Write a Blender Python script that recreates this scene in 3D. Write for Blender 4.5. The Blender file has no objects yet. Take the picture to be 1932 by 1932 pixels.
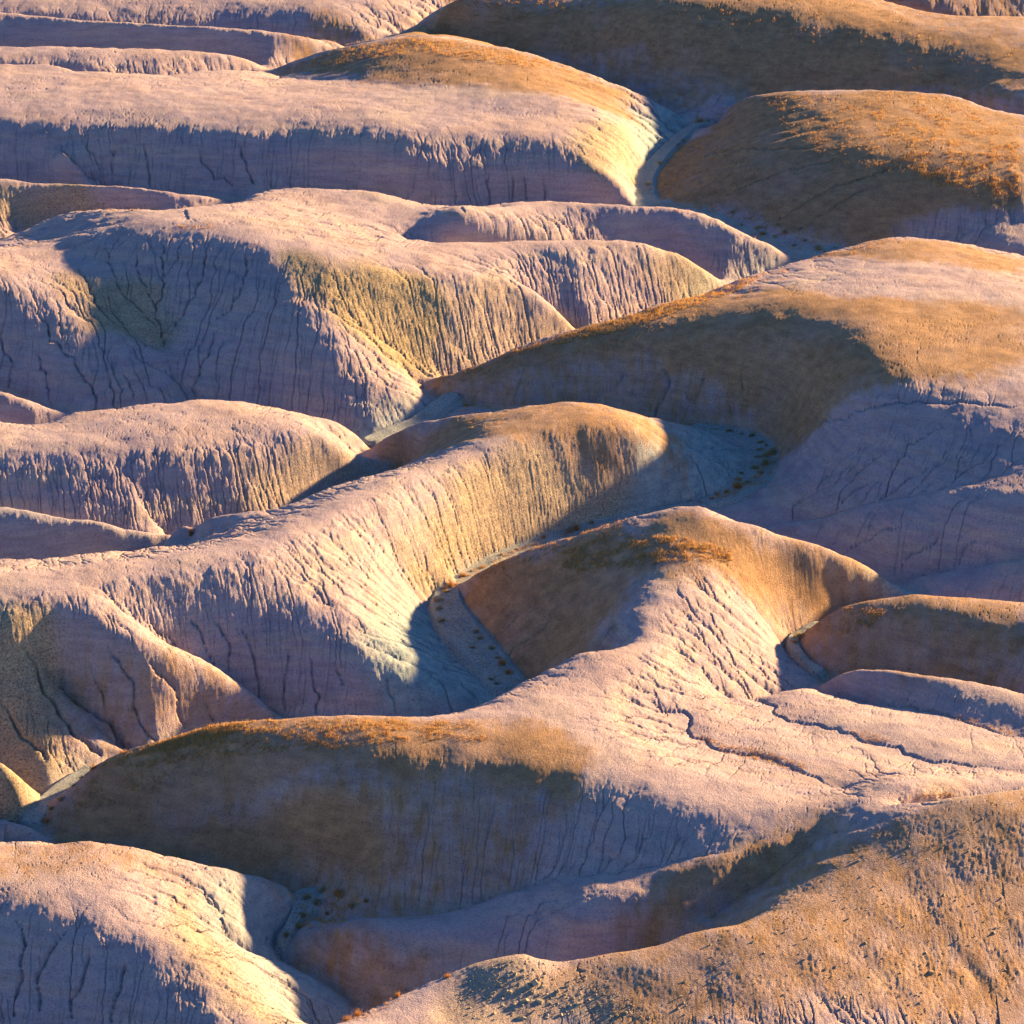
import bpy, math, time, heapq
import numpy as np
T0 = time.time()
C = bpy.context.scene.collection
sc = bpy.context.scene
rng = np.random.default_rng(7)

# ------------------------------------------------------------------ camera
H = 130.0; PITCH = math.radians(22.0); FOV = math.radians(16.0)
cam_d = bpy.data.cameras.new('camera'); cam = bpy.data.objects.new('camera', cam_d); C.objects.link(cam)
cam.location = (0, 0, H); cam.rotation_euler = (math.pi/2 - PITCH, 0, 0)
cam_d.sensor_fit = 'HORIZONTAL'; cam_d.angle = FOV
cam_d.clip_start = 1.0; cam_d.clip_end = 20000
sc.camera = cam
# ------------------------------------------------------------------ light
SUN_EL = math.radians(12.5); SUN_PHI = math.radians(36.0)      # phi: from +x (right) towards +y (away)
world = bpy.data.worlds.new('World'); sc.world = world; world.use_nodes = True
nt = world.node_tree; nt.nodes.clear()
wo = nt.nodes.new('ShaderNodeOutputWorld'); bg = nt.nodes.new('ShaderNodeBackground'); sky = nt.nodes.new('ShaderNodeTexSky')
sky.sky_type = 'NISHITA'; sky.sun_disc = False; sky.sun_elevation = SUN_EL
sky.sun_rotation = math.pi/2 - SUN_PHI; sky.air_density = 1.0; sky.dust_density = 0.2; sky.ozone_density = 5.5
bg.inputs['Strength'].default_value = 0.050
nt.links.new(sky.outputs[0], bg.inputs[0]); nt.links.new(bg.outputs[0], wo.inputs[0])
sun_d = bpy.data.lights.new('sun', 'SUN'); sun = bpy.data.objects.new('sun', sun_d); C.objects.link(sun)
sun_d.energy = 5.0; sun_d.angle = math.radians(1.5); sun_d.color = (1.0, 0.66, 0.29)
sdir = (math.cos(SUN_EL)*math.cos(SUN_PHI), math.cos(SUN_EL)*math.sin(SUN_PHI), math.sin(SUN_EL))
from mathutils import Vector
sun.rotation_euler = Vector(sdir).to_track_quat('Z', 'Y').to_euler()
sun.location = (200, 400, 150)
sc.view_settings.view_transform = 'Standard'; sc.view_settings.look = 'None'
sc.view_settings.exposure = 2.1; sc.view_settings.gamma = 1.0
sc.cycles.max_bounces = 4; sc.cycles.diffuse_bounces = 1

# ------------------------------------------------------------------ survey of the land: (u, v, height)
FPX = 966/math.tan(FOV/2); CP, SP = math.cos(PITCH), math.sin(PITCH)
def at(u, v, h):
    u = np.asarray(u, float); v = np.asarray(v, float)
    a = (u-966)/FPX; b = -(v-966)/FPX
    dy = CP + b*SP; dz = -SP + b*CP
    t = (h - H)/dz
    return a*t, dy*t
def proj(x, y, z):
    X = x; Y = y; Z = z - H
    d = Y*CP - Z*SP; up = Y*SP + Z*CP
    return 966 + FPX*X/d, 966 - FPX*up/d

VALLEYS = [  # visible creases
 [(700,81,1.2),(725,78,1.0),(745,72,1.0)],
 [(1340,235,.6),(1315,232,.4),(1298,228,.3),(1270,262,.2),(1232,308,.2),(1212,340,.1),(1214,385,.1)],
 [(1340,235,.6),(1362,212,1.4),(1385,190,2.5)],
 [(116,285,5.2),(160,322,3.8),(222,350,2.3)],
 [(804,721,.7),(830,738,.6),(860,749,.5),(900,752,.5),(940,760,.6),(1000,768,.7)],
 [(860,749,.5),(835,765,.3),(812,782,.2),(790,795,.2),(740,812,.1),(700,828,.1),(688,838,.1)],
 [(1319,805,.4),(1399,821,.4),(1440,840,.4),(1443,870,.3),(1425,905,.3),(1390,930,.3),(1330,948,.2),(1250,962,.2)],
 [(836,1118,0),(820,1138,0),(835,1180,0),(880,1235,0),(925,1275,0),(955,1296,0)],
 [(860,1118,0),(870,1150,.1),(905,1195,.1),(950,1250,.1),(985,1284,.1)],
 [(180,560,6.6),(225,600,5.2),(262,632,4.3),(300,655,3.5),(330,698,2.2),(365,750,.8)],
 [(306,655,3.3),(303,590,5.3),(308,530,7.4)],
 [(664,840,1.6),(690,848,.6)],
 [(980,530,4.9),(1040,570,2.9),(1096,613,.9)],
 [(250,1155,7.4),(320,1208,5.0),(400,1244,3.2),(480,1292,1.4),(548,1342,.1)],
 [(100,1270,3.9),(132,1303,3.0),(200,1360,1.6),(262,1403,.4)],
 [(1335,956,.5),(1375,976,.4),(1427,982,.5),(1480,968,1.0),(1559,962,2.0),(1599,950,2.6),(1719,930,4.2),(1815,908,5.4),(1932,903,6.3),(2100,880,7)],
 [(1659,1082,.8),(1690,1078,.7),(1719,1106,.5),(1728,1122,.5)],
 [(1690,1078,.7),(1751,1066,1.2),(1839,1054,2.0),(1932,1045,3.0),(2100,1035,4)],
 [(1550,1160,.8),(1500,1195,.4),(1492,1212,.3),(1515,1240,.3),(1545,1258,.3),(1548,1288,.6)],
 [(1540,1290,.7),(1480,1298,1.3),(1419,1306,2.0),(1367,1309,2.6),(1340,1290,3.8)],
 [(1545,1289,.8),(1579,1298,1.4),(1647,1314,2.0),(1719,1326,2.6),(1819,1356,3.1),(1932,1390,3.5),(2050,1420,3.8)],
 [(1411,1313,2.5),(1463,1329,3.0),(1467,1345,3.1),(1539,1367,3.4),(1599,1383,3.7),(1679,1407,4.0),(1739,1431,4.2),(1799,1439,4.4),(1932,1451,4.8),(2050,1460,5)],
 [(1247,1339,4.9),(1299,1351,4.6),(1302,1375,4.6),(1327,1395,4.6),(1367,1415,4.7),(1439,1425,4.8),(1479,1441,4.9),(1511,1457,5.1),(1591,1487,5.5)],
 [(570,1690,-.2),(600,1712,.1),(700,1716,.5),(820,1705,1.1),(920,1679,1.9),(1008,1657,2.8),(1100,1645,3.6),(1250,1625,4.8),(1400,1595,5.9),(1540,1552,6.7)],
 [(1330,1733,3.1),(1370,1697,3.8),(1430,1652,4.6),(1500,1603,5.7),(1550,1560,6.5)],
 [(60,1553,0),(100,1570,-.1),(140,1583,-.1)],
 [(168,1449,.0),(120,1482,.0),(84,1510,0),(60,1545,0)],
 [(572,1683,-.4),(560,1720,-.6),(530,1755,-.8),(526,1782,-1.0),(560,1810,-1.3),(620,1840,-1.6),(700,1895,-1.9)],
 [(398,1688,3.3),(425,1740,2.4),(480,1775,1.2),(526,1786,-.2)],
 [(530,1785,-.3),(640,1800,.2),(760,1815,.5),(900,1800,1.3),(990,1795,1.8)] if False else [(700,1895,-1.9),(740,1905,-1.9)],
 [(20,454,1.6),(64,424,1.2),(80,416,1.3)],
 [(520,140,3.2),(560,147,4.4),(650,150,5.8),(770,165,6.9)],
]
CONTOURS = [  # silhouettes: (u, v, near height, far height)  + depth of the hidden floor
 ([(-150,10,7,3),(0,23,6.5,3),(160,38,6,2.5),(280,45,5.6,2.2),(400,51,5.2,2),(480,56,4.6,1.8),(560,66,3.8,1.5),(656,75,2.4,1.3),(700,82,1.3,1.2)], .8),
 ([(752,58,1.8,1.2),(775,46,3,1.2),(800,34,4.2,1.3),(852,4,6,1.5),(900,-15,7,2)], .8),
 ([(1650,-6,8.5,7),(1700,10,8.3,6.5),(1780,27,8.2,6),(1932,30,8.0,5.5),(2100,30,8,5)], 3),
 ([(510,128,1.6,1.3),(560,110,3,1.3),(620,95,4.6,1.2),(690,80,6,1.1),(760,70,7.0,1.2),(810,67,7.4,1.3),(870,77,7.5,1.5),(960,91,7.2,1.5),(1060,120,6,1.2),(1170,161,4,1.0),(1250,197,2,.8),(1298,224,.6,.4)], .6),
 ([(-150,84,5,3.5),(0,86,5,3.4),(160,88,4.8,3.2),(320,93,4.4,2.8),(400,98,3.9,2.4),(460,108,2.9,1.8),(500,127,1.5,1.3)], 1.5),
 ([(-150,118,6,4.4),(0,121,6.2,4.4),(100,123,6.3,4.2),(150,133,6.1,4.0),(280,138,5.8,3.4),(310,141,5.6,3.2),(400,133,5.3,2.6),(480,133,4.3,2),(525,140,3.3,2.2)], 1.8),
 ([(1380,191,2.8,2.3),(1415,181,3.9,2.2),(1450,175,4.8,2.6),(1550,170,6.2,3.2),(1700,172,7,4),(1800,181,6.7,4.4),(1860,200,6.2,4.6),(1932,215,6,4.7),(2100,235,6,4.6)], 1.8),
 ([(-150,330,5,2.3),(0,338,5,2.2),(60,343,5,2.1),(230,352,4.4,1.9),(300,360,3.8,1.8),(400,371,2.9,1.6),(445,380,1.9,1.4)], 1.3),
 ([(76,419,3.0,1.3),(100,408,4.6,1.4),(170,396,7.2,1.7),(250,394,9.0,2.0),(330,394,9.6,2.4),(400,385,9.2,2.4),(452,380,8.0,2.2),(480,367,7.2,2.4),(524,357,7.2,2.4),(580,355,7.4,2.3),(700,360,7.2,2.0),(760,374,6.6,1.8),(804,383,6.2,1.7),(884,390,6.0,1.5),(924,385,5.7,1.1),(1000,379,6.1,1.0),(1100,384,6.1,.8),(1200,389,5.7,.5),(1300,395,5.1,.4),(1359,416,4.1,.4),(1415,444,2.9,.3),(1459,462,1.8,.3),(1499,485,.5,.2)], .1),
 ([(780,451,6.6,6.3),(884,452,6.6,5.7),(1020,452,6.5,4.7),(1100,452,6.2,3.9),(1200,458,5.5,2.7),(1260,472,4.4,1.9),(1320,500,2.7,1.0),(1367,530,.8,.5)], .8),
 ([(804,719,.9,.6),(840,701,1.4,.7),(924,676,2.5,.7),(980,652,3.5,.8),(1076,624,4.7,.8),(1180,596,5.8,.8),(1240,573,6.2,.8),(1319,556,6.6,.5),(1399,524,6.9,.3),(1479,500,7.1,.3),(1539,484,7.3,.3),(1599,464,7.5,.5),(1659,450,7.8,.9),(1719,447,7.9,1.2),(1779,452,7.6,1.3),(1839,464,7.0,1.5),(1890,474,6.2,1.8),(1932,479,5.6,2),(2050,485,4.5,2.2)], .2),
 ([(-120,700,3,1.2),(0,736,2.8,1),(40,748,2.3,.9),(140,776,1.4,.8)], .6),
 ([(-150,780,4.2,.9),(0,795,4.6,.9),(72,799,4.4,.8),(140,780,4.8,.8),(240,766,5.0,.8),(360,755,4.9,.7),(440,755,4.6,.7),(560,776,3.7,.6),(640,796,2.6,.4),(680,814,1.5,.2),(690,826,.5,.15)], .15),
 ([(688,848,.6,.2),(704,835,1.4,.2),(720,824,2.0,.2),(765,806,3.0,.3),(812,792,3.9,.4),(900,780,5.2,.5),(980,768,6.1,.6),(1040,760,6.6,.7),(1100,760,6.8,.6),(1160,768,6.3,.6),(1220,784,5,.5),(1300,803,2.6,.4),(1340,812,1.4,.4),(1399,828,.7,.3)], .2),
 ([(-150,930,4.8,3),(0,952,4.2,2.7),(40,955,4.2,2.5),(100,970,3.8,2.1),(200,984,3.0,1.5),(320,1002,1.6,.8),(348,1013,.9,.6)], .6),
 ([(752,876,2.6,.5),(773,882,3.6,.6),(800,876,4.2,.6)] if False else [(757,877,4.2,.3),(700,896,5.6,.2),(640,912,6.4,.3),(580,936,6.6,.4),(540,952,6.4,.6),(480,964,5.8,.7),(400,976,4.6,.7),(320,988,2.8,.7),(304,997,1.4,.8)], .2),
 ([(372,1012,2.2,.6),(350,1021,3.4,.6),(280,1032,5.0,.8),(160,1043,6.4,1),(80,1053,7.0,1.2),(0,1056,7.4,1.4),(-150,1050,7.6,1.5)], .6),
 ([(664,840,1.7,1.2),(692,858,1.0,.5),(752,876,.5,.3)], .2),
 ([(862,1122,.3,.05),(878,1092,1.0,.05),(928,1064,2.3,.05),(1020,1028,4.4,.1),(1100,1004,6.0,.1),(1180,980,7.3,.2),(1240,964,8.0,.2),(1300,956,8.4,.2),(1339,962,8.4,.3),(1379,980,8.2,.4),(1439,996,7.6,.5),(1499,1016,6.5,.6),(1559,1032,5.6,.7),(1619,1056,4.0,.7),(1659,1080,2.4,.6),(1719,1110,.8,.5)], 0),
 ([(1502,1200,.6,.4),(1539,1168,1.9,.6),(1599,1141,3.2,.6),(1639,1132,3.8,.6),(1719,1123,4.3,.7),(1799,1126,4.5,.9),(1932,1134,4.4,1.4),(2100,1140,5,2)], .3),
 ([(1549,1287,.8,.6),(1559,1269,1.7,.4),(1619,1259,2.9,.8),(1719,1268,3.4,1.2),(1799,1278,3.7,1.6),(1859,1285,3.8,1.9),(1932,1304,3.8,2.2),(2100,1330,4,2.5)], .5),
 ([(1367,1307,3.0,2.7),(1415,1309,3.0,2.2),(1439,1303,2.8,1.7),(1499,1293,2.0,1.0),(1535,1289,1.2,.8)], .8),
 ([(60,1550,.3,.05),(92,1500,1.0,.05),(140,1474,1.9,.05),(172,1447,2.8,.1),(216,1423,3.8,.1),(264,1409,4.6,.2),(320,1395,5.3,.2),(380,1373,6.1,.2),(440,1361,6.6,.2),(500,1357,6.9,.2),(560,1354,7.1,.2),(660,1352,7.3,.2),(740,1351,7.3,.1),(820,1349,7.2,.1),(880,1337,6.9,0),(940,1312,6.4,0),(992,1283,5.9,.0),(1060,1248,6.0,2.4),(1105,1225,6.3,4.4)], -.1),
 ([(-100,1390,5,.5),(0,1438,4.2,.4),(88,1489,.9,.15)], .05),
 ([(-100,1535,2.0,.2),(0,1543,1.6,.1),(40,1549,1.2,0),(80,1563,.6,0),(132,1580,.2,-.05)], -.1),
 ([(-150,1586,4.8,.2),(0,1586,4.9,.2),(80,1589,5.1,.1),(160,1589,5.3,.1),(240,1595,5.2,0),(280,1603,4.9,0),(340,1622,4.2,-.1),(400,1634,3.5,-.1),(480,1649,2.4,-.15),(540,1664,1.2,-.2),(572,1683,.1,-.2)], -.2),
 ([(620,1940,6.0,-1.9),(700,1903,5.6,-1.9),(760,1875,5.7,-1.2),(840,1843,6.0,-.2),(912,1813,6.4,.7),(980,1802,6.6,.9),(1012,1807,6.4,1.0),(1060,1815,6.0,1.1),(1120,1803,6.2,1.3),(1180,1795,6.3,1.6),(1240,1783,6.5,2.0),(1300,1757,6.7,2.9)], -2.1),
 ([(1690,1516,8.0,7.3),(1799,1503,8.5,6.6),(1932,1490,9.0,6.2),(2100,1475,9.4,6)], 5),
]
RIDGES = [  # shoulders and spur lines
 [(1553,1547,7.0),(1471,1582,6.6),(1415,1600,6.2),(1353,1631,5.6),(1260,1675,4.6),(1140,1728,3.5),(1060,1765,2.7)],
 [(-150,225,6.7),(0,232,6.8),(200,236,6.9),(400,246,6.9),(600,258,6.8),(800,293,5.7),(1000,308,4.6),(1100,322,4.0),(1150,345,3.0),(1185,372,1.5)],
 [(1140,340,3.3),(1150,300,4.0),(1180,245,4.4)],
 [(540,475,9.6),(555,520,8.6),(590,580,7.0),(640,640,5.3),(700,695,3.0),(770,745,1.2)],
 [(540,475,9.6),(620,493,9.2),(700,506,8.5),(800,520,7.4),(880,518,6.9),(940,510,6.2),(1000,540,4.9),(1050,570,3.3),(1096,608,1.3)],
 [(-100,520,8.8),(0,538,8.1),(80,552,7.3),(150,588,5.9),(230,632,4.5),(290,678,2.9),(345,725,1.5)],
 [(60,452,6.4),(150,446,8.6),(240,430,9.8),(320,424,10.2),(400,430,10.3),(470,448,10.1),(540,475,9.6)],
 [(-150,835,5.6),(0,834,5.6),(200,838,5.3),(400,840,4.8),(560,836,4.1),(640,845,3.1),(690,866,1.4)],
 [(-150,1090,9.2),(0,1092,9.2),(200,1085,9.1),(350,1068,8.8),(450,1045,8.8),(600,990,8.3),(700,945,7.8),(800,905,7.2),(880,870,6.7),(950,840,6.9),(1040,805,7.2),(1120,795,7.2),(1190,812,6.4),(1260,825,4.5),(1330,840,2.4),(1390,855,1.0)],
 [(0,1160,8.8),(120,1165,8.0),(220,1183,7.3),(300,1218,5.8),(416,1264,3.2),(500,1312,1.3)],
 [(545,1775,-.1),(580,1780,.3),(640,1786,.6),(700,1792,.8),(760,1800,.8),(820,1800,.8)],
 [(600,1838,-1.0),(680,1864,-1.1),(760,1862,-.8)],
 [(600,1060,7.0),(640,1160,5.0),(700,1230,3.4),(800,1290,1.5)],
]
POINTS = [
 # far top left face and its lit rib
 (0,0,6.0),(300,0,5.5),(500,20,3.8),(0,-40,9),(300,-40,9),(588,0,6.3),(640,36,4.0),(688,72,1.6),(560,-40,9.5),(700,20,5),(780,-30,6.5),(780,10,3.4),
 # B
 (900,60,4.5),(950,20,7.5),(1000,0,8.3),(1200,10,8.6),(1200,50,7.4),(1100,70,5.2),(1200,110,3.6),(1250,150,2.2),(1320,60,7.6),(1400,100,5.6),(1400,150,3.4),(1500,60,8.3),(1500,120,5.9),(1600,150,4.7),
 (1650,70,8.3),(1800,60,8.5),(1932,60,8.3),(1700,120,6.7),(1850,120,6.9),(1932,110,7.4),(1800,160,5.3),(1920,185,5.0),(1800,-20,7.5),(1932,-20,8),(1300,-20,9),
 # C, P1
 (700,120,7.0),(850,130,7.6),(1000,160,7.4),(1100,190,6.2),(1180,220,5.0),(1230,240,2.8),
 (0,170,7.2),(300,170,7.3),(600,190,7.4),(850,210,6.9),(1000,230,6.2),(1100,240,5.4),(0,225,7.5),(300,232,7.6),(600,248,7.7),(1150,235,5.0),(1185,262,4.6),(1140,300,5.2),(1150,335,3.8),(1180,365,2.2),
 (1050,360,3.6),
 # lobes
 (0,60,5.4),(250,65,4.9),(450,75,4.2),(250,110,4.3),(600,85,3.6),(0,105,4.6),
 # D
 (1450,210,5.2),(1550,220,6.4),(1700,230,7.2),(1850,260,7.0),(1932,280,6.9),(1350,250,2.2),(1400,270,3.8),(1280,320,1.2),(1350,330,2.6),(1500,300,5.2),(1650,300,6.6),(1800,330,6.3),(1250,375,.4),(1350,380,1.0),(1400,393,1.1),(1479,413,1.1),(1559,450,.9),(1500,380,2.7),(1600,370,4.2),(1650,430,1.9),(1750,400,3.2),(1900,370,4.6),(1850,440,1.9),(1932,430,2.2),
 (1300,390,.3),(1400,420,.2),(1480,460,.2),(1530,475,.2),
 # P0
 (0,370,4.2),(150,380,2.9),(0,400,2.9),(300,385,2.4),
 # P3 / P2 plateau and amphitheatre
 (600,390,6.5),(800,410,6.4),(900,425,6.4),(1100,415,6.3),(1300,425,5.0),(1200,430,5.2),(1400,470,2.4),
 (1100,480,6.0),(1250,520,3.4),(1320,530,1.8),
 (600,740,1.7),(600,780,.7),
 (720,700,2.7),(770,740,1.5),(680,760,1.4),(720,790,.6),(950,590,3.6),(1000,545,4.3),(1000,600,2.4),(1100,560,3.1),
 
 
 # E
 (900,710,1.9),(1000,690,3.1),(1100,650,5.0),(1200,640,6.4),(1100,720,2.2),(1200,720,3.2),(1350,600,7.7),(1300,660,6.2),(1300,730,3.2),(1400,730,3.9),(1400,660,7.2),(1380,790,1.3),(1500,600,9.4),(1500,520,8.4),(1700,500,9.2),(1850,520,8.8),(1700,600,9.9),(1932,560,9.5),(1550,660,9.3),(1520,720,7.3),(1490,770,4.2),(1600,720,9.3),(1800,680,9.1),(1932,680,9.3),(1600,790,6.4),(1530,820,3.6),(1480,850,1.4),(1700,780,7.4),(1850,800,7.8),(1932,800,8.2),
 (1450,900,1.3),(1550,860,3.6),(1550,920,2.4),(1650,900,4.2),(1700,840,6.0),(1800,860,6.3),(1932,860,7.0),(1420,945,1.2),
 # Q
 (1500,985,1.7),(1600,980,3.3),(1700,965,4.6),(1850,950,6.2),(1932,940,6.8),(1600,1030,1.9),(1700,1030,2.7),(1800,1010,3.9),(1900,1000,4.8),(1650,1055,1.1),(1760,1085,1.9),(1850,1080,3.2),(1932,1080,3.9),(1800,1110,1.6),(1900,1115,2.2),
 # F and the S ridge
 (800,830,3.2),(760,855,1.7),(1360,870,1.3),(800,900,6.5),(850,1000,3.2),(900,1030,1.5),(860,1060,1.3),
 (700,940,6.9),(600,985,7.2),(700,1000,6.3),(800,1050,3.3),(500,1030,7.2),(600,1060,6.3),(700,1100,4.5),(780,1120,2.2),(600,1160,4.6),(700,1190,3.2),(780,1200,1.6),(820,1250,1.1),(760,1260,2.0),(880,1300,.8),(650,1230,3.3),(700,1290,1.7),(600,1300,1.7),(800,1310,1.2),(580,1270,2.2),
 
 # P4 and H
 (0,835,5.7),(680,875,2.4),(0,880,4.6),
 (0,990,3.5),(150,1000,3.1),(280,1015,1.9),(0,1030,2.0),
 # M, N
 (950,1100,2.2),(900,1130,1.1),(1000,1150,2.4),(950,1200,1.0),(1050,1080,4.3),(1100,1040,5.8),(1200,1020,7.2),(1300,1010,7.7),(1400,1030,7.6),(1100,1120,4.0),(1150,1080,5.9),(1020,1220,1.6),(1100,1180,3.7),(1250,1070,7.2),(1350,1080,7.1),(1450,1070,6.8),(1550,1080,4.9),(1600,1100,3.6),(1220,1110,7.0),(1190,1150,6.7),(1170,1200,6.5),(1300,1140,6.4),(1400,1140,5.2),(1500,1130,4.2),(1400,1210,3.6),(1450,1260,1.8),(1300,1220,5.6),(1160,1260,6.6),(1250,1280,5.8),(1350,1260,4.1),(1000,1310,6.8),(1100,1290,6.9),(1200,1330,6.4),(1440,1230,2.5),(1500,1270,1.2),
 # T, U, plateau at the right
 (1560,1190,2.2),(1650,1170,3.7),(1750,1170,4.3),(1900,1170,4.6),(1600,1220,1.9),(1700,1230,2.4),(1850,1230,3.2),(1932,1250,3.6),(1540,1220,1.4),
 (1620,1285,2.6),(1800,1310,3.6),(1932,1345,4.2),(1500,1325,2.8),(1600,1345,3.5),(1700,1370,4.1),(1850,1410,4.7),(1380,1345,4.1),(1450,1385,4.6),(1550,1415,4.9),(1700,1450,5.2),(1900,1475,5.7),(1300,1440,5.9),(1450,1470,5.9),(1600,1510,7.2),
 # K
 (200,1470,3.1),(120,1530,.9),(600,1400,7.2),(800,1390,7.3),(950,1380,7.3),(600,1480,6.0),(800,1460,6.4),(1000,1430,7.0),(1100,1400,7.2),(1200,1420,6.9),(1100,1480,6.9),(640,1670,.5),(1000,1510,5.9),(1000,1600,3.7),(1150,1540,5.9),(1150,1600,4.9),(1300,1500,7.1),(1300,1570,6.1),(1450,1540,6.9),(760,1680,1.0),(200,1560,.8),(480,1640,.4),
 (800,1760,1.2),(1000,1710,2.5),(1100,1700,3.3),(900,1770,1.5),(1200,1665,4.3),
 # Y
 (1359,1722,6.9),(1479,1670,7.3),(1559,1595,7.6),(1650,1560,8.0),(1800,1560,8.5),(1932,1560,8.8),(1400,1800,6.5),(1600,1750,6.7),(1800,1720,6.3),(1932,1750,4.9),(1300,1900,5.7),(1500,1900,5.1),(1700,1900,3.9),(1932,1900,2.0),(1700,1640,7.5),(1932,1640,6.8),(2150,1640,4.6),(2150,1850,.8),(1500,2080,3.6),(1900,2080,0),(1200,2050,4.4),
 (1000,1840,6.0),(1100,1860,5.6),(900,1860,5.2),(1050,1932,4.6),(850,1932,3.8),(760,1910,4.6),
 # Z
 (0,1650,5.8),(150,1650,6.0),(300,1660,5.5),(380,1680,4.4),(0,1705,6.0),(150,1735,5.9),(300,1760,5.3),(400,1790,4.4),(450,1830,3.6),(500,1880,3.1),(540,1930,2.7),(0,1780,4.6),(150,1830,4.1),(300,1850,4.3),(0,1880,2.6),(200,1920,2.0),(400,1900,3.7),(440,1680,2.7),(500,1720,1.3),(460,1700,2.5),(500,1800,.8),(560,1850,.4),(600,1900,.5),(640,1932,.3),
 # below the frame
 (0,1990,-.2),(200,2000,-.2),(400,2010,.8),(600,2000,0),(-100,1990,0),
 # rebuilt
 (-100,1300,8.0),(0,1240,7.2),(0,1330,5.4),(50,1400,2.8),(80,1450,1.2),(0,1410,3.6),(200,1240,5.6),(300,1300,3.6),(400,1340,2.0),(200,1350,3.0),(280,1360,1.9),(360,1350,1.4),(450,1335,1.1),
 (150,1110,8.0),(300,1130,7.5),(450,1110,7.6),(420,1170,5.6),(500,1220,4.0),(600,1290,1.6),
 (150,500,7.0),(240,500,8.0),(400,500,8.3),(470,560,7.2),(400,600,5.3),(430,680,3.0),(500,650,4.6),(500,740,1.7),(580,740,1.9),(600,780,.9),(80,650,4.6),(100,730,1.7),(200,710,2.6),(0,700,2.2),(0,470,8.4),
 (740,560,6.4),(800,590,4.9),(850,640,3.0),(760,640,3.4),(700,600,5.2),(900,600,3.9),(700,430,8.0),(600,400,8.2),(600,450,9.0),(850,430,6.9),(900,480,7.1),(350,410,10),
 (0,890,4.3),(200,890,4.0),(400,890,3.3),(550,880,2.6),(400,940,1.9),(200,940,2.7),
 (500,1420,6.2),(500,1500,4.7),(450,1580,2.5),(650,1500,5.3),(650,1600,2.4),(800,1580,3.6),
 (1000,880,5.4),(1130,880,4.9),(1050,950,2.8),(900,950,4.4),(1230,900,2.6),(1330,890,1.2),(1300,930,.7),(800,830,3.2),
]
def catmull(pts, step=7.0):
    P = np.array(pts, float)
    if len(P) < 3:
        n = max(2, int(np.hypot(*(P[1]-P[0])[:2])/step)); t = np.linspace(0, 1, n+1)[:, None]; return P[0]*(1-t)+P[1]*t
    out = []
    Q = np.vstack([2*P[0]-P[1], P, 2*P[-1]-P[-2]])
    for i in range(1, len(Q)-2):
        n = max(2, int(np.hypot(*(Q[i+1]-Q[i])[:2])/step))
        t = np.linspace(0, 1, n, endpoint=False)[:, None]
        d1 = (Q[i+1]-Q[i-1])/2; d2 = (Q[i+2]-Q[i])/2
        l = np.hypot(*(Q[i+1]-Q[i])[:2])
        for d, a, b in ((d1, Q[i-1], Q[i+1]), (d2, Q[i], Q[i+2])):
            s = min(1.0, l/max(1e-6, np.hypot(*((b-a)/2)[:2]))); d *= s
        out.append((2*t**3-3*t**2+1)*Q[i] + (t**3-2*t**2+t)*d1 + (-2*t**3+3*t**2)*Q[i+1] + (t**3-t**2)*d2)
    out.append(P[-1:]); return np.vstack(out)
cx, cy, ch, cw, cc = [], [], [], [], []        # constraint x, y, height, weight, crease flag
def con(x, y, h, w=1.0, c=0):
    x, y, h = np.broadcast_arrays(x, y, h); cx.append(x.ravel()); cy.append(y.ravel()); ch.append(h.ravel()); cw.append(np.full(x.size, w)); cc.append(np.full(x.size, c))
VW = []
for V in VALLEYS:
    Q = catmull(V); x, y = at(Q[:, 0], Q[:, 1], Q[:, 2]); con(x, y, Q[:, 2], 3, 1); VW.append(np.stack([x, y, Q[:, 2]], 1))
for K, floor in CONTOURS:
    Q = catmull(K); u, v, hn, hf = Q.T
    hf = np.minimum(hf, hn-.02)
    xn, yn = at(u, v, hn); xf, yf = at(u, v, hf)
    con(xn, yn, hn, 4)
    gap = yf-yn; tp = (hn-hf)/np.maximum(gap, 1e-3); fx = (xf-xn)/np.maximum(gap, 1e-3)
    m = gap > 2.0
    b = np.minimum(1.8, gap*.25)
    con((xn+fx*b)[m], (yn+b)[m], (hn-tp*b*1.35)[m], 2)
    con(xf[m], yf[m], hf[m], 2)
    hv = np.minimum(floor, hf-.02); back = np.clip((hf-hv)/.62, 0, gap*.35)
    con((xf-fx*back)[m], (yf-back)[m], hv[m], 2, 1)
    s = (~m) & (gap > .3)
    con(xf[s], yf[s], hf[s], 2, 1)
    VW.append(np.stack([xf-fx*back, yf-back, hv], 1)[m])
for V in RIDGES:
    Q = catmull(V); x, y = at(Q[:, 0], Q[:, 1], Q[:, 2]); con(x, y, Q[:, 2], .5)
P = np.array(POINTS, float); x, y = at(P[:, 0], P[:, 1], P[:, 2]); con(x, y, P[:, 2], .05)
cx, cy, ch, cw, cc = map(np.concatenate, (cx, cy, ch, cw, cc))

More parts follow.
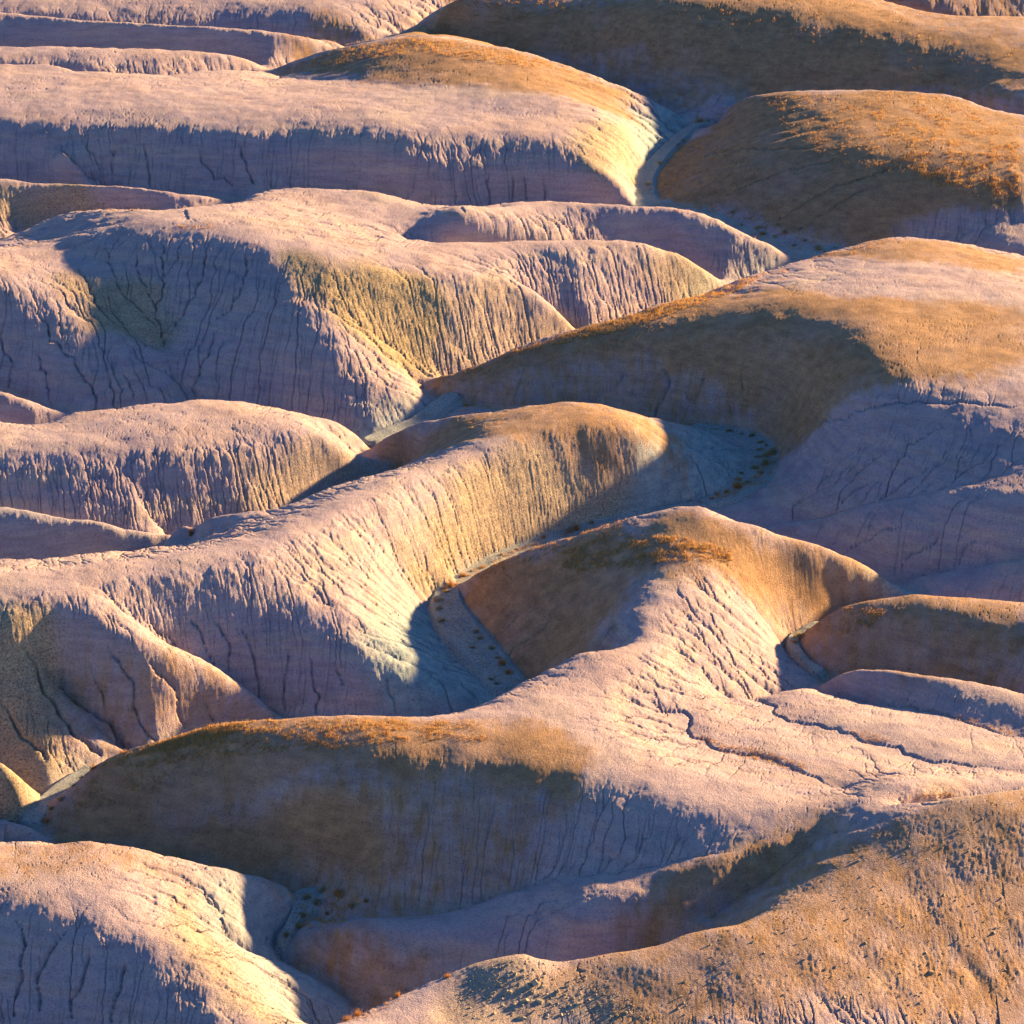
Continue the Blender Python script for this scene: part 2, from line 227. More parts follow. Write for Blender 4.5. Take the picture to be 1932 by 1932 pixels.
X0, X1, Y0, Y1 = -165.0, 165.0, 178.0, 660.0
def solve(ds, zinit, iters):
    nx = int((X1-X0)/ds)+1; ny = int((Y1-Y0)/ds)+1
    W = np.zeros((ny, nx)); B = np.zeros((ny, nx)); crease = np.ones((ny, nx))
    gx = np.clip((cx-X0)/ds, 0, nx-1.001); gy = np.clip((cy-Y0)/ds, 0, ny-1.001)
    ok = (cx > X0) & (cx < X1) & (cy > Y0) & (cy < Y1)
    i = gx.astype(int); j = gy.astype(int); fx = gx-i; fy = gy-j
    for a, b, w in ((0,0,(1-fx)*(1-fy)), (1,0,fx*(1-fy)), (0,1,(1-fx)*fy), (1,1,fx*fy)):
        ww = w*cw*ok; np.add.at(W, (j+b, i+a), ww); np.add.at(B, (j+b, i+a), ww*ch)
    k = ok & (cc > 0); crease[np.round(gy[k]).astype(int), np.round(gx[k]).astype(int)] = .02
    lam = 6.0; W *= lam; B *= lam
    W += 2e-5; B += 2e-5*4.5
    ten = .004*ds*ds
    def lapl(z):
        p = np.pad(z, 1, mode='edge'); return p[1:-1, :-2]+p[1:-1, 2:]+p[:-2, 1:-1]+p[2:, 1:-1]-4*z
    bs = (1.0/ds)**2*.6   # bending weight
    def A(z):
        l = lapl(z); return bs*lapl(crease*l) - ten*l + W*z
    diag = bs*20 + 4*ten + W
    z = zinit(nx, ny); r = B-A(z); h = r/diag; p = h.copy(); rh = (r*h).sum()
    for _ in range(iters):
        q = A(p); al = rh/(p*q).sum(); z += al*p; r -= al*q; h = r/diag; rn = (r*h).sum(); p = h+rn/rh*p; rh = rn
    return z
def resample(z, nx, ny):
    a = np.linspace(0, z.shape[0]-1.0001, ny); b = np.linspace(0, z.shape[1]-1.0001, nx)
    i = a.astype(int); j = b.astype(int); fa = (a-i)[:, None]; fb = (b-j)[None]
    return (z[i][:, j]*(1-fb)+z[i][:, j+1]*fb)*(1-fa) + (z[i+1][:, j]*(1-fb)+z[i+1][:, j+1]*fb)*fa
z = None
for ds, it in ((6.0, 300), (3.0, 400), (1.5, 500), (0.75, 500)):
    z = solve(ds, (lambda nx, ny: np.full((ny, nx), 4.5)) if z is None else (lambda nx, ny, zz=z: resample(zz, nx, ny)), it)
DS = 0.75; ZC = z
print('solved', time.time()-T0, ZC.min(), ZC.max())
def cubic_sample(Z, gx, gy):
    """smooth (B-spline like) sampling of a grid at float indices"""
    i = np.floor(gx).astype(int); j = np.floor(gy).astype(int); fx = gx-i; fy = gy-j
    def w(f): return ((1-f)**3/6, (3*f**3-6*f**2+4)/6, (-3*f**3+3*f**2+3*f+1)/6, f**3/6)
    wx = w(fx); wy = w(fy); out = 0
    for b in range(4):
        jj = np.clip(j+b-1, 0, Z.shape[0]-1); r = 0
        for a in range(4):
            ii = np.clip(i+a-1, 0, Z.shape[1]-1); r = r + wx[a]*Z[jj, ii]
        out = out + wy[b]*r
    return out

# ------------------------------------------------------------------ noise helpers
def perlin(x, y, seed=0):
    xi = np.floor(x).astype(np.int64); yi = np.floor(y).astype(np.int64); fx = (x-xi); fy = (y-yi)
    def g(ix, iy, dx, dy):
        h = (ix*374761393 + iy*668265263 + seed*974634777) & 0xffffffff
        h = ((h ^ (h >> 13))*1274126177) & 0xffffffff; h = h ^ (h >> 16)
        a = (h & 0xffff)*(2*np.pi/65536); return np.cos(a)*dx + np.sin(a)*dy
    u = fx*fx*fx*(fx*(fx*6-15)+10); v = fy*fy*fy*(fy*(fy*6-15)+10)
    a = g(xi, yi, fx, fy); b = g(xi+1, yi, fx-1, fy); c = g(xi, yi+1, fx, fy-1); d = g(xi+1, yi+1, fx-1, fy-1)
    return ((a*(1-u)+b*u)*(1-v) + (c*(1-u)+d*u)*v)*1.5
def fbm(x, y, octv, seed=0, gain=.5):
    o = 0; a = 1
    for k in range(octv): o = o + a*perlin(x*2**k, y*2**k, seed+k*17); a *= gain
    return o
def sstep(a, b, x): t = np.clip((x-a)/(b-a), 0, 1); return t*t*(3-2*t)

def drain(Z, X, Y, seed, nz):
    """random-8 flow routing; returns upstream area per cell (m2)"""
    ny, nx = Z.shape; r = np.random.default_rng(seed)
    dX = np.abs(np.gradient(X, axis=1)); dY = np.abs(np.gradient(Y, axis=0)); area = (dX*dY)
    Zp = np.pad(Z, 1, constant_values=1e9)
    best = np.full(Z.shape, 1e-6); rec = np.full(Z.shape, -1, np.int64); idx = np.arange(ny*nx).reshape(ny, nx)
    for dj in (-1, 0, 1):
        for di in (-1, 0, 1):
            if di == 0 and dj == 0: continue
            dist = np.sqrt((di*dX)**2 + (dj*dY)**2)
            sl = (Z - Zp[1+dj:1+dj+ny, 1+di:1+di+nx])/dist
            sl = sl*(1 + nz*(r.random(Z.shape)-.5)) if nz else sl
            m = sl > best; best[m] = sl[m]; rec[m] = (idx + dj*nx + di)[m]
    order = np.argsort(-Z, axis=None).tolist(); rl = rec.ravel().tolist(); A = area.ravel().tolist()
    for k in order:
        q = rl[k]
        if q >= 0: A[q] += A[k]
    return np.array(A).reshape(ny, nx)
def blur(Z, n=1):
    for _ in range(n):
        p = np.pad(Z, 1, mode='edge'); Z = (p[1:-1, :-2]+2*p[1:-1, 1:-1]+p[1:-1, 2:])/4
        p = np.pad(Z, 1, mode='edge'); Z = (p[:-2, 1:-1]+2*p[1:-1, 1:-1]+p[2:, 1:-1])/4
    return Z

# ------------------------------------------------------------------ broad gullies on a 0.5 m grid
GD = 0.5; gnx = int((X1-X0)/GD)+1; gny = int((Y1-Y0)/GD)+1
GX, GY = np.meshgrid(X0+np.arange(gnx)*GD, Y0+np.arange(gny)*GD)
GZ0 = cubic_sample(ZC, (GX-X0)/DS, (GY-Y0)/DS)
GZ = GZ0 + .10*fbm(GX/5, GY/5, 3, 3)
VN = np.vstack(VW); vd = np.zeros(GX.shape)
for px, py, pz in VN[::2]:
    i = int((px-X0)/GD); j = int((py-Y0)/GD); R = 12
    if i < R or j < R or i >= gnx-R or j >= gny-R: continue
    sl_ = (slice(j-R, j+R), slice(i-R, i+R)); vd[sl_] = np.maximum(vd[sl_], (.12+.95*(1-float(sstep(1.2, 3.5, pz))))*np.exp(-np.hypot(GX[sl_]-px, GY[sl_]-py)/1.4))
GZ -= vd
gy_, gx_ = np.gradient(blur(GZ0, 2), GD); GS = np.hypot(gx_, gy_)
for it in range(4):
    A = drain(GZ + .03*perlin(GX/1.3, GY/1.3, 40+it), GX, GY, it, .5)
    inc = np.clip(.028*np.clip(A-1.5, 0, None)**.40, 0, .22)*sstep(.10, .38, GS)
    GZ = GZ - blur(inc, 1)*.8
GDZ = GZ - GZ0
print('gullies', time.time()-T0)

# ------------------------------------------------------------------ fine terrain grid (rows and columns widen with distance)
QF = float(globals().get('QUAL', 1.0))
NXM, NYM = int(1560*QF), int(1500*QF); YA, YB = 208.0, 606.0
s = np.linspace(-1, 1, NXM); y = YA*np.exp(np.linspace(0, 1, NYM)*math.log(YB/YA))
YY = np.repeat(y[:, None], NXM, 1); XX = s[None]*YY*math.tan(FOV/2)*1.22
Zb = cubic_sample(ZC, (XX-X0)/DS, (YY-Y0)/DS)
DXm = np.gradient(XX, axis=1); DYm = np.gradient(YY, axis=0)
def slope_of(Z):
    zx = np.gradient(Z, axis=1)/DXm
    zy = np.gradient(Z, axis=0)/DYm - zx*(np.gradient(XX, axis=0)/DYm)
    return zx, zy
bx_, by_ = slope_of(blur(Zb, 3)); SL = np.hypot(bx_, by_)
# how strongly the surface faces right / towards us (weathered, ribbed popcorn clay there)
ribs = np.clip(.55 + .9*(-bx_*.8 + by_*.2)/np.maximum(SL, .12), .35, 1.3)
Z = Zb + cubic_sample(GDZ, (XX-X0)/GD, (YY-Y0)/GD)
steep = sstep(.08, .40, SL)
# ------------------------------------------------------------------ picture point -> first hit on the land
def hit(u, v):
    a = (u-966)/FPX; b = -(v-966)/FPX; d = np.array([a, CP+b*SP, -SP+b*CP]); t = (14-H)/d[2]
    for _ in range(900):
        p = d*t
        if p[1] > Y1-3 or p[1] < Y0+3: break
        zz = Zb_at(p[0], p[1])
        if H+p[2] <= zz: break
        t += max(.08, (H+p[2]-zz)*.8)
    return d[0]*t, d[1]*t, float(Zf_at(d[0]*t, d[1]*t))
def Zb_at(x, y):
    gx = min(max((x-X0)/DS, 0), ZC.shape[1]-2); gy = min(max((y-Y0)/DS, 0), ZC.shape[0]-2)
    i = int(gx); j = int(gy); fx = gx-i; fy = gy-j
    return (ZC[j, i]*(1-fx)+ZC[j, i+1]*fx)*(1-fy)+(ZC[j+1, i]*(1-fx)+ZC[j+1, i+1]*fx)*fy
def Zf_at(x, y):
    fj = math.log(max(y, YA+.1)/YA)/math.log(YB/YA)*(NYM-1); fi = (x/(y*math.tan(FOV/2)*1.22)+1)/2*(NXM-1)
    j = int(min(max(round(fj), 0), NYM-1)); i = int(min(max(round(fi), 0), NXM-1)); return Z[j, i]

# ------------------------------------------------------------------ soil zones (soil colours, with shade painted on the toes, mapped from the picture on to the land)
def zone(poly, soft=1.6, wob=1.5):
    P = [hit(u, v)[:2] for u, v in poly]; P = np.array(P); n = len(P)
    x0, y0 = P.min(0)-6; x1, y1 = P.max(0)+6
    i0, i1 = [int(np.clip((a-X0)/GD, 0, gnx-1)) for a in (x0, x1)]; j0, j1 = [int(np.clip((a-Y0)/GD, 0, gny-1)) for a in (y0, y1)]
    sl_ = (slice(j0, j1+1), slice(i0, i1+1)); X = GX[sl_] + wob*perlin(GX[sl_]/5, GY[sl_]/5, 51); Y = GY[sl_] + wob*1.6*perlin(GX[sl_]/6, GY[sl_]/6, 52)
    ins = np.zeros(X.shape, bool); dm = np.full(X.shape, 1e9)
    for k in range(n):
        ax, ay = P[k]; bx, by = P[(k+1) % n]; vx, vy = bx-ax, by-ay; L2 = vx*vx+vy*vy+1e-9
        t = np.clip(((X-ax)*vx+(Y-ay)*vy)/L2, 0, 1); dm = np.minimum(dm, np.hypot(X-ax-t*vx, Y-ay-t*vy))
        c = ((ay > Y) != (by > Y)) & (X < (bx-ax)*(Y-ay)/((by-ay) if abs(by-ay) > 1e-9 else 1e-9)+ax); ins ^= c
    sd = np.where(ins, dm, -dm); out = np.zeros((gny, gnx)); out[sl_] = sstep(-soft*1.6, soft*.9, sd+.5); return out
OLIVE = [
 ([(545,480),(640,500),(800,527),(850,590),(800,690),(735,680),(620,580)],1.0),
 ([(850,560),(960,540),(1080,612),(1000,640),(900,670),(840,690)],.5),
 ([(900,880),(1050,850),(1200,880),(1170,950),(1060,990),(880,1070),(810,1095),(780,1040),(870,940)],.8),
 ([(130,520),(300,540),(300,645),(190,610)],.8),
 ([(900,1825),(980,1806),(1100,1835),(1260,1930),(830,1930)],.6),
 ([(1100,255),(1180,240),(1185,285),(1140,330),(1090,295)],.8),
 ([(0,1180),(95,1200),(110,1300),(95,1470),(0,1470)],.9),
 ([(0,1445),(85,1490),(40,1530),(0,1535)],1.0),
 ([(0,365),(150,372),(160,395),(60,412),(0,405)],.8),
 ([(1250,470),(1340,520),(1280,560),(1230,530)],.7),
 ([(1560,1110),(1640,1085),(1600,1130),(1530,1150)],.6),
 ([(480,880),(700,870),(600,920),(470,960)],.6),
 ([(350,1700),(420,1800),(520,1925),(420,1890),(330,1760)],.6),
 ([(1800,1500),(1925,1495),(1925,1620),(1820,1600)],.5),
]
SHADE_TOES = [ # toes beside the wash, blue-teal of their shade painted into the colour
 ([(1240,815),(1330,820),(1415,842),(1418,880),(1340,940),(1160,975),(1230,920)],1.0),
 ([(1190,230),(1250,205),(1300,228),(1240,300),(1212,380),(1170,330)],1.0),
 ([(1630,1075),(1660,1084),(1715,1112),(1640,1130),(1560,1150)],1.0),
 ([(700,1240),(800,1140),(835,1180),(930,1290),(850,1300),(780,1300)],1.0),
 ([(400,1650),(560,1680),(555,1720),(525,1780),(440,1760),(400,1700)],.6),
 ([(480,1790),(530,1790),(690,1895),(640,1925),(560,1925)],.6),
 ([(690,800),(840,745),(790,790),(700,826)],.8),
 ([(1310,530),(1365,532),(1300,555)],.8),
 ([(1400,470),(1490,482),(1400,520)],.6),
 ([(0,950),(340,1010),(100,1045),(0,1045)],.3),
]
def zsum(L):
    o = np.zeros((gny, gnx))
    for poly, w in L: o = np.maximum(o, zone(poly)*w)
    return o

BROWN = [
 ([(900,740),(1000,680),(1200,660),(1350,700),(1450,800),(1440,830),(1330,800),(1200,785),(1040,765),(940,758)],.6),
 ([(850,0),(1000,-10),(1925,-5),(1925,200),(1400,178),(1330,190),(1200,150),(1060,115),(900,75)],.7),
 ([(1500,1205),(1540,1160),(1640,1130),(1925,1134),(1925,1300),(1700,1266),(1545,1250)],.75),
 ([(80,1550),(250,1500),(500,1440),(800,1420),(1000,1500),(1000,1600),(800,1700),(560,1680),(300,1605)],.6),
 ([(1260,1680),(1353,1635),(1470,1586),(1550,1552),(1480,1640),(1359,1700),(1250,1775)],.95),
 ([(770,58),(860,10),(1300,-10),(1640,5),(1720,45),(1925,85),(1925,160),(1780,160),(1400,160),(1385,180),(1330,150),(1180,95),(1100,98),(1000,97),(900,80),(770,66)],1.0),
 ([(525,132),(620,100),(760,74),(860,80),(960,97),(1060,126),(1165,168),(1180,215),(1100,190),(1000,168),(850,160),(750,150),(620,140)],.95),
 ([(545,70),(690,84),(640,92),(570,84)],.8),
 ([(1218,345),(1240,312),(1300,262),(1345,242),(1388,195),(1550,175),(1800,185),(1925,222),(1925,380),(1750,400),(1700,430),(1560,452),(1400,390),(1250,380)],1.0),
 ([(810,719),(924,680),(1180,600),(1320,562),(1450,548),(1600,562),(1925,580),(1925,690),(1700,715),(1570,770),(1500,830),(1455,815),(1440,770),(1350,720),(1280,675),(1150,672),(1000,688),(900,725)],.95),
 ([(1560,480),(1660,456),(1780,460),(1925,488),(1925,512),(1700,490)],.9),
 ([(700,838),(800,802),(980,772),(1100,765),(1220,790),(1262,820),(1250,860),(1150,838),(1000,835),(960,812),(850,840),(780,866),(745,868)],.9),
 ([(866,1118),(930,1072),(1060,1030),(1200,1000),(1330,990),(1440,1004),(1560,1040),(1640,1076),(1560,1110),(1500,1118),(1400,1090),(1300,1062),(1200,1085),(1150,1140),(1110,1215),(1060,1244),(990,1278),(935,1225),(870,1160),(850,1130)],1.0),
 ([(1512,1195),(1545,1168),(1640,1136),(1925,1138),(1925,1240),(1700,1250),(1560,1238)],.85),
 ([(75,1545),(220,1428),(440,1365),(820,1354),(960,1372),(1060,1395),(1100,1440),(1070,1500),(930,1490),(700,1425),(500,1450),(330,1500),(100,1555)],.95),
 ([(100,1550),(350,1440),(700,1410),(1000,1480),(1050,1540),(900,1640),(800,1690),(600,1690),(400,1630),(200,1590)],.5),
 ([(90,1552),(250,1515),(450,1535),(640,1528),(740,1560),(700,1640),(560,1670),(400,1625),(280,1598),(140,1578)],1.0),
 ([(1060,1820),(1359,1726),(1559,1604),(1800,1518),(1925,1500),(1925,1930),(1200,1930)],.72),
 ([(1190,1735),(1420,1606),(1540,1560),(1500,1640),(1359,1715),(1200,1785)],.9),
 ([(540,1790),(640,1762),(700,1795),(800,1825),(760,1870),(700,1888),(600,1830)],.6),
 ([(180,1240),(300,1240),(416,1275),(530,1345),(400,1365),(200,1420),(120,1320)],.4),
 ([(0,1600),(160,1595),(260,1605),(300,1640),(120,1640),(0,1630)],.45),
 ([(600,30),(640,40),(690,70),(600,62)],.7),
]
zb = zsum(BROWN)
mb0 = np.clip(cubic_sample(zb, (XX-X0)/GD, (YY-Y0)/GD), 0, 1)
RUBBLE = [([(1200,1800),(1359,1730),(1559,1610),(1800,1520),(1925,1505),(1925,1930),(900,1930),(900,1830),(980,1806)],1.0),
 ([(560,485),(700,508),(800,527),(850,590),(800,680),(700,620),(620,540)],.6), ([(1000,850),(1200,870),(1150,960),(1000,1000),(900,1000),(960,900)],.7), ([(500,880),(690,860),(560,930)],.5), ([(1100,255),(1180,245),(1140,330)],.6)]
rub = np.clip(cubic_sample(zsum(RUBBLE), (XX-X0)/GD, (YY-Y0)/GD), 0, 1)
CUTS = [ # incised gullies: depth, width, points
 (.24,.2,[(1247,1339),(1299,1349),(1305,1358),(1298,1374),(1308,1388),(1327,1395),(1345,1408),(1367,1415),(1400,1420),(1439,1425),(1479,1441),(1511,1457),(1550,1472),(1591,1487)],.08),
 (.22,.2,[(1411,1313),(1440,1322),(1463,1329),(1462,1341),(1475,1350),(1510,1360),(1539,1367),(1599,1383),(1640,1398),(1679,1407),(1739,1431),(1799,1439),(1870,1447),(1932,1451)],.07),
 (.26,.2,[(1545,1289),(1579,1298),(1647,1314),(1719,1326),(1751,1336),(1819,1356),(1879,1379),(1960,1395)],.08),
 (.45,.3,[(116,268),(130,290),(160,318),(190,335),(220,348)],.0),
 (.4,.25,[(208,276),(213,296),(208,332)],0),(.4,.25,[(272,270),(280,300),(281,320),(284,348)],0),(.4,.25,[(452,270),(462,300),(480,342)],0),(.4,.25,[(372,280),(400,318),(440,344)],0),(.35,.22,[(160,262),(176,290),(200,316)],0),
 (.4,.25,[(920,316),(920,352),(928,384)],0),(.4,.25,[(966,320),(968,360),(962,380)],0),(.35,.22,[(1024,324),(1030,372)],0),(.35,.22,[(988,332),(992,372)],0),
 (.4,.2,[(60,576),(78,600),(92,612),(96,640),(132,664),(156,704),(176,732),(196,772)],0),(.4,.2,[(308,450),(308,500),(306,550),(290,572),(300,600),(308,628),(306,648)],0),(.35,.2,[(390,462),(384,508),(364,560),(336,600),(318,630)],0),
 (.35,.2,[(464,472),(462,520),(440,576),(410,600)],0),(.4,.2,[(412,616),(388,672),(366,720),(367,752)],0),(.3,.18,[(260,472),(260,516),(278,545),(296,568)],0),(.35,.18,[(200,472),(224,540),(256,572),(296,612)],0),(.35,.18,[(148,500),(188,576),(224,612)],0),
 (.35,.2,[(68,660),(88,704),(96,756)],0),(.3,.18,[(184,680),(212,732),(220,772)],0),(.3,.18,[(228,696),(256,748)],0),(.35,.2,[(8,600),(2,640),(24,680),(10,730)],0),(.3,.18,[(340,460),(330,490),(308,520)],0),
 (.4,.2,[(280,1159),(310,1190),(340,1207)],0),(.4,.2,[(352,1159),(376,1195),(404,1239)],0),(.4,.2,[(400,1159),(428,1199),(436,1251)],0),(.4,.2,[(444,1183),(476,1211),(484,1287)],0),(.4,.2,[(544,1219),(540,1263),(536,1319)],0),(.35,.2,[(580,1235),(600,1291),(596,1343)],0),(.3,.2,[(640,1251),(648,1287)],0),(.35,.2,[(732,1275),(752,1335)],0),
 (.7,.35,[(110,1240),(132,1303),(160,1320),(192,1331),(230,1370),(260,1403)],0),(.45,.22,[(200,1219),(248,1287),(264,1343),(296,1391)],0),(.45,.22,[(280,1235),(328,1299),(332,1330),(356,1359)],0),(.35,.2,[(376,1307),(404,1355)],0),(.5,.25,[(40,1199),(80,1291),(140,1375),(192,1415)],0),(.4,.25,[(0,1319),(48,1383),(92,1431)],0),(.3,.2,[(150,1230),(190,1290),(215,1360),(235,1400)],0),
 (.3,.22,[(1932,768),(1839,760),(1719,756),(1611,776),(1539,804),(1479,852)],0),(.3,.22,[(1595,296),(1487,320),(1419,344),(1367,368)],0),(.3,.22,[(1711,312),(1620,334),(1559,356),(1510,385),(1471,408)],0),(.3,.22,[(1639,352),(1570,390),(1527,420)],0),(.35,.25,[(1539,276),(1460,278),(1383,280),(1331,292)],0),
 
 
 (.4,.2,[(30,1735),(48,1763),(40,1839),(24,1919)],0),(.4,.2,[(120,1755),(90,1800),(72,1831),(76,1900)],0),(.4,.2,[(170,1790),(160,1823),(140,1870),(128,1919)],0),(.35,.2,[(240,1810),(225,1860),(215,1920)],0),
 (.3,.2,[(1839,1004),(1820,1030),(1815,1048)],0),(.3,.2,[(1700,985),(1640,1010),(1590,1035)],0),(.3,.2,[(1780,1000),(1730,1030),(1700,1055)],0),(.3,.2,[(1640,905),(1600,930),(1590,942)],0),
 (.35,.25,[(1250,690),(1265,720),(1240,760),(1230,785)],0),(.35,.25,[(1330,690),(1320,730),(1290,750)],0),(.35,.25,[(1400,700),(1400,730),(1380,760)],0),(.3,.2,[(1180,700),(1150,730),(1110,745)],0),
 
 (.3,.2,[(760,383),(700,388),(620,400),(600,412)],.2),(.2,.18,[(352,396),(350,408),(365,415)],.1),(.2,.18,[(884,390),(868,398),(880,405)],.1),
 
]
CUTM = np.zeros(Z.shape)
rc = np.random.default_rng(3)
for depth, width, pts, step_ in CUTS:
    q = catmull(np.array([hit(u, v)[:2] for u, v in pts]), .25); n_ = len(q)
    q = q + np.stack([.35*perlin(q[:, 0]/1.3, q[:, 1]/1.3, 7), .5*perlin(q[:, 0]/1.3, q[:, 1]/1.3, 8)], 1)
    tt = np.linspace(0, 1, n_); dpt = depth*sstep(0, .25, tt+.05)*(1-.35*sstep(.85, 1, tt))
    if step_: dpt = depth*sstep(0, .06, tt+.01)*(1-.8*sstep(.6, 1, tt))
    R = 5.0 if step_ else 1.6; dpt = dpt*(1.25 if not step_ else (1 if width < .19 or depth > .2 and width > .19 and len(pts) > 7 else .4))
    j0, j1 = np.searchsorted(y, [q[:, 1].min()-R, q[:, 1].max()+R]); j0 = max(j0, 0); j1 = min(j1, NYM)
    if j1-j0 < 2: continue
    den = y[j0:j1]*math.tan(FOV/2)*1.22
    i0 = int(np.clip((((q[:, 0].min()-R)/den).min()+1)/2*(NXM-1), 0, NXM-2)); i1 = int(np.clip((((q[:, 0].max()+R)/den).max()+1)/2*(NXM-1)+1, 1, NXM))
    sx = XX[j0:j1, i0:i1]; sy = YY[j0:j1, i0:i1]
    best = np.full(sx.shape, 1e9); dd = np.zeros(sx.shape); side = np.zeros(sx.shape)
    for k in range(n_-1):
        if step_:
            ax, ay = q[k]; bx, by = q[k+1]
        d2 = (sx-q[k, 0])**2+(sy-q[k, 1])**2; m = d2 < best; best[m] = d2[m]; dd[m] = dpt[k]
        if step_: cr_ = (bx-ax)*(sy-ay)-(by-ay)*(sx-ax); side[m] = cr_[m]
    d = np.sqrt(best); g = dd*(np.exp(-(d/(width*.62))**2)*.95 + .13*np.exp(-(d/(width*3))**2))
    zz = Z[j0:j1, i0:i1]; zz -= g
    if step_: zz += step_*(dd/depth)*np.where(side > 0, 1, 0)*np.exp(-(d/2.2)**2)
print('cuts', time.time()-T0)
Z = Z + (1-.7*rub)*(1-.65*mb0)*((.05+.08*steep)*fbm(XX/3.2, YY/3.2, 2, 4, .5) + (.018+.04*steep)*fbm(XX/1.1, YY/1.1, 3, 5, .55))
for it in range(3):
    A = drain(Z + .02*perlin(XX/.45, YY/.45, 60+it) + .10*perlin(XX/1.7, YY/1.7, 66), XX, YY, 10+it, .8)
    big = np.clip(.038*np.clip(A-.6, 0, None)**.42, 0, .50); small = np.clip(.028*np.clip(A-.04, 0, 3)**.5, 0, .06)
    inc = big*(.18+.82*steep) + small*(.3+.7*steep)*ribs
    inc = inc*(1-.72*rub)*(1-.7*mb0)
    Z = Z - (.7*inc + .3*blur(inc, 1))*(.55 if it < 2 else .8)
A_last = A
print('rills', time.time()-T0)
# popcorn clay and small steps
pc = fbm(XX/.34, YY/.34, 2, 9, .6); pc2 = perlin(XX/2.6, YY/2.6, 91)
Z = Z + (.008+.020*steep*ribs+.008*rub)*pc*(.6+.6*sstep(-.4, .5, pc2)) + 0.008*rub*perlin(XX/.8, YY/.8, 19)
# stepped cracks meandering over the flat tops
cr = perlin(XX/7+1.5*perlin(XX/3, YY/3, 33), YY/9+1.5*perlin(XX/3, YY/3, 34), 35)
Z = Z - .10*np.exp(-(cr/.012)**2)*(1-sstep(.12, .35, SL))*sstep(0, .3, perlin(XX/14, YY/14, 36)+.1)

# ------------------------------------------------------------------ dry wash floor
WASH = [ # (u, v, height, half width)
 [(1345,228,.5,.5),(1312,236,.4,.8),(1275,265,.2,1.0),(1232,310,.2,1.2),(1214,345,.1,1.5),(1222,386,.2,2.5),(1340,400,.2,6),(1440,440,.2,6),(1530,470,.2,4)],
 [(1540,478,.2,4),(1660,520,.2,3)],
 [(850,746,.4,1.0),(815,775,.3,1.2),(790,795,.2,1.4),(740,812,.1,1.2),(700,828,.1,1.0)],
 [(1319,805,.4,1.0),(1399,821,.4,1.6),(1440,842,.4,2.0),(1436,875,.3,2.6),(1418,905,.3,2.4),(1385,930,.3,1.6),(1330,948,.2,1.1),(1250,963,.2,1.0),(1170,978,.15,1.0),(1070,1002,.1,1.0),(980,1035,.1,1.0),(924,1056,.05,1.1),(876,1086,.0,1.2),(846,1110,.0,1.2),(845,1140,.0,1.6),(868,1180,0,1.9),(908,1230,0,2.0),(955,1285,0,1.7)],
 [(1540,1175,.5,.5),(1497,1204,.3,.6),(1515,1240,.3,.5),(1543,1262,.3,.7)],
 [(168,1449,.0,.7),(112,1490,.0,1.0),(60,1545,0,1.0)],
 [(585,1690,-.4,1.5),(560,1725,-.6,.6),(528,1770,-.9,.4)],
]
WP = []
for L in WASH:
    q = catmull(np.array(L), 4.0); wx_, wy_ = at(q[:, 0], q[:, 1], q[:, 2]); WP.append(np.stack([wx_, wy_, q[:, 2], q[:, 3]], 1))
WP = np.vstack(WP)
washd = np.full((gny, gnx), 99.0); washz = np.zeros((gny, gnx)); washw = np.ones((gny, gnx))
for px, py, pz, pw in WP:
    pw = pw*.8
    i = int((px-X0)/GD); j = int((py-Y0)/GD); R = 22
    if i < 0 or j < 0 or i >= gnx or j >= gny: continue
    sl_ = (slice(max(j-R, 0), j+R), slice(max(i-R, 0), i+R)); d = np.hypot(GX[sl_]-px, GY[sl_]-py)/pw
    m = d < washd[sl_]; washd[sl_][m] = d[m]; washz[sl_][m] = pz; washw[sl_][m] = pw
wd = cubic_sample(washd, (XX-X0)/GD, (YY-Y0)/GD); wz = cubic_sample(blur(washz, 2), (XX-X0)/GD, (YY-Y0)/GD)
floor_ = wz + .16 + .05*fbm(XX/1.8, YY/2.6, 3, 71) - 1.2*np.clip(wd-1, 0, 5)
wash = (wd < 2.2) & (floor_ > Z); Z = np.where(wash, floor_*.9+Z*.1, Z)
wsoft = blur(wash.astype(float), 2)
print('wash', time.time()-T0)

zo = zsum(OLIVE); zp = zsum(SHADE_TOES)
up = lambda g: np.clip(cubic_sample(g, (XX-X0)/GD, (YY-Y0)/GD), 0, 1)
fine = .35*fbm(XX/1.6, YY/1.6, 3, 81)
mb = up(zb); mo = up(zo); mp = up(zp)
streak = fbm(XX/.9, YY/2.4, 4, 83, .6)
mb = np.clip(mb + 1.1*(fine*.6+.5*streak)*mb*(1-mb)*4*.7, 0, 1)*(1+.22*np.clip(fbm(XX/7, YY/9, 3, 84), -1, .2))
low = 1-sstep(.1, .9, Zb); mp = np.maximum(mp, low*.35)*(1-.6*mb);  # low ground takes a weaker share of the painted blue-teal shade
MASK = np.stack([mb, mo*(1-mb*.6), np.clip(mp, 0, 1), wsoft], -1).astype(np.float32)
print('zones', time.time()-T0)

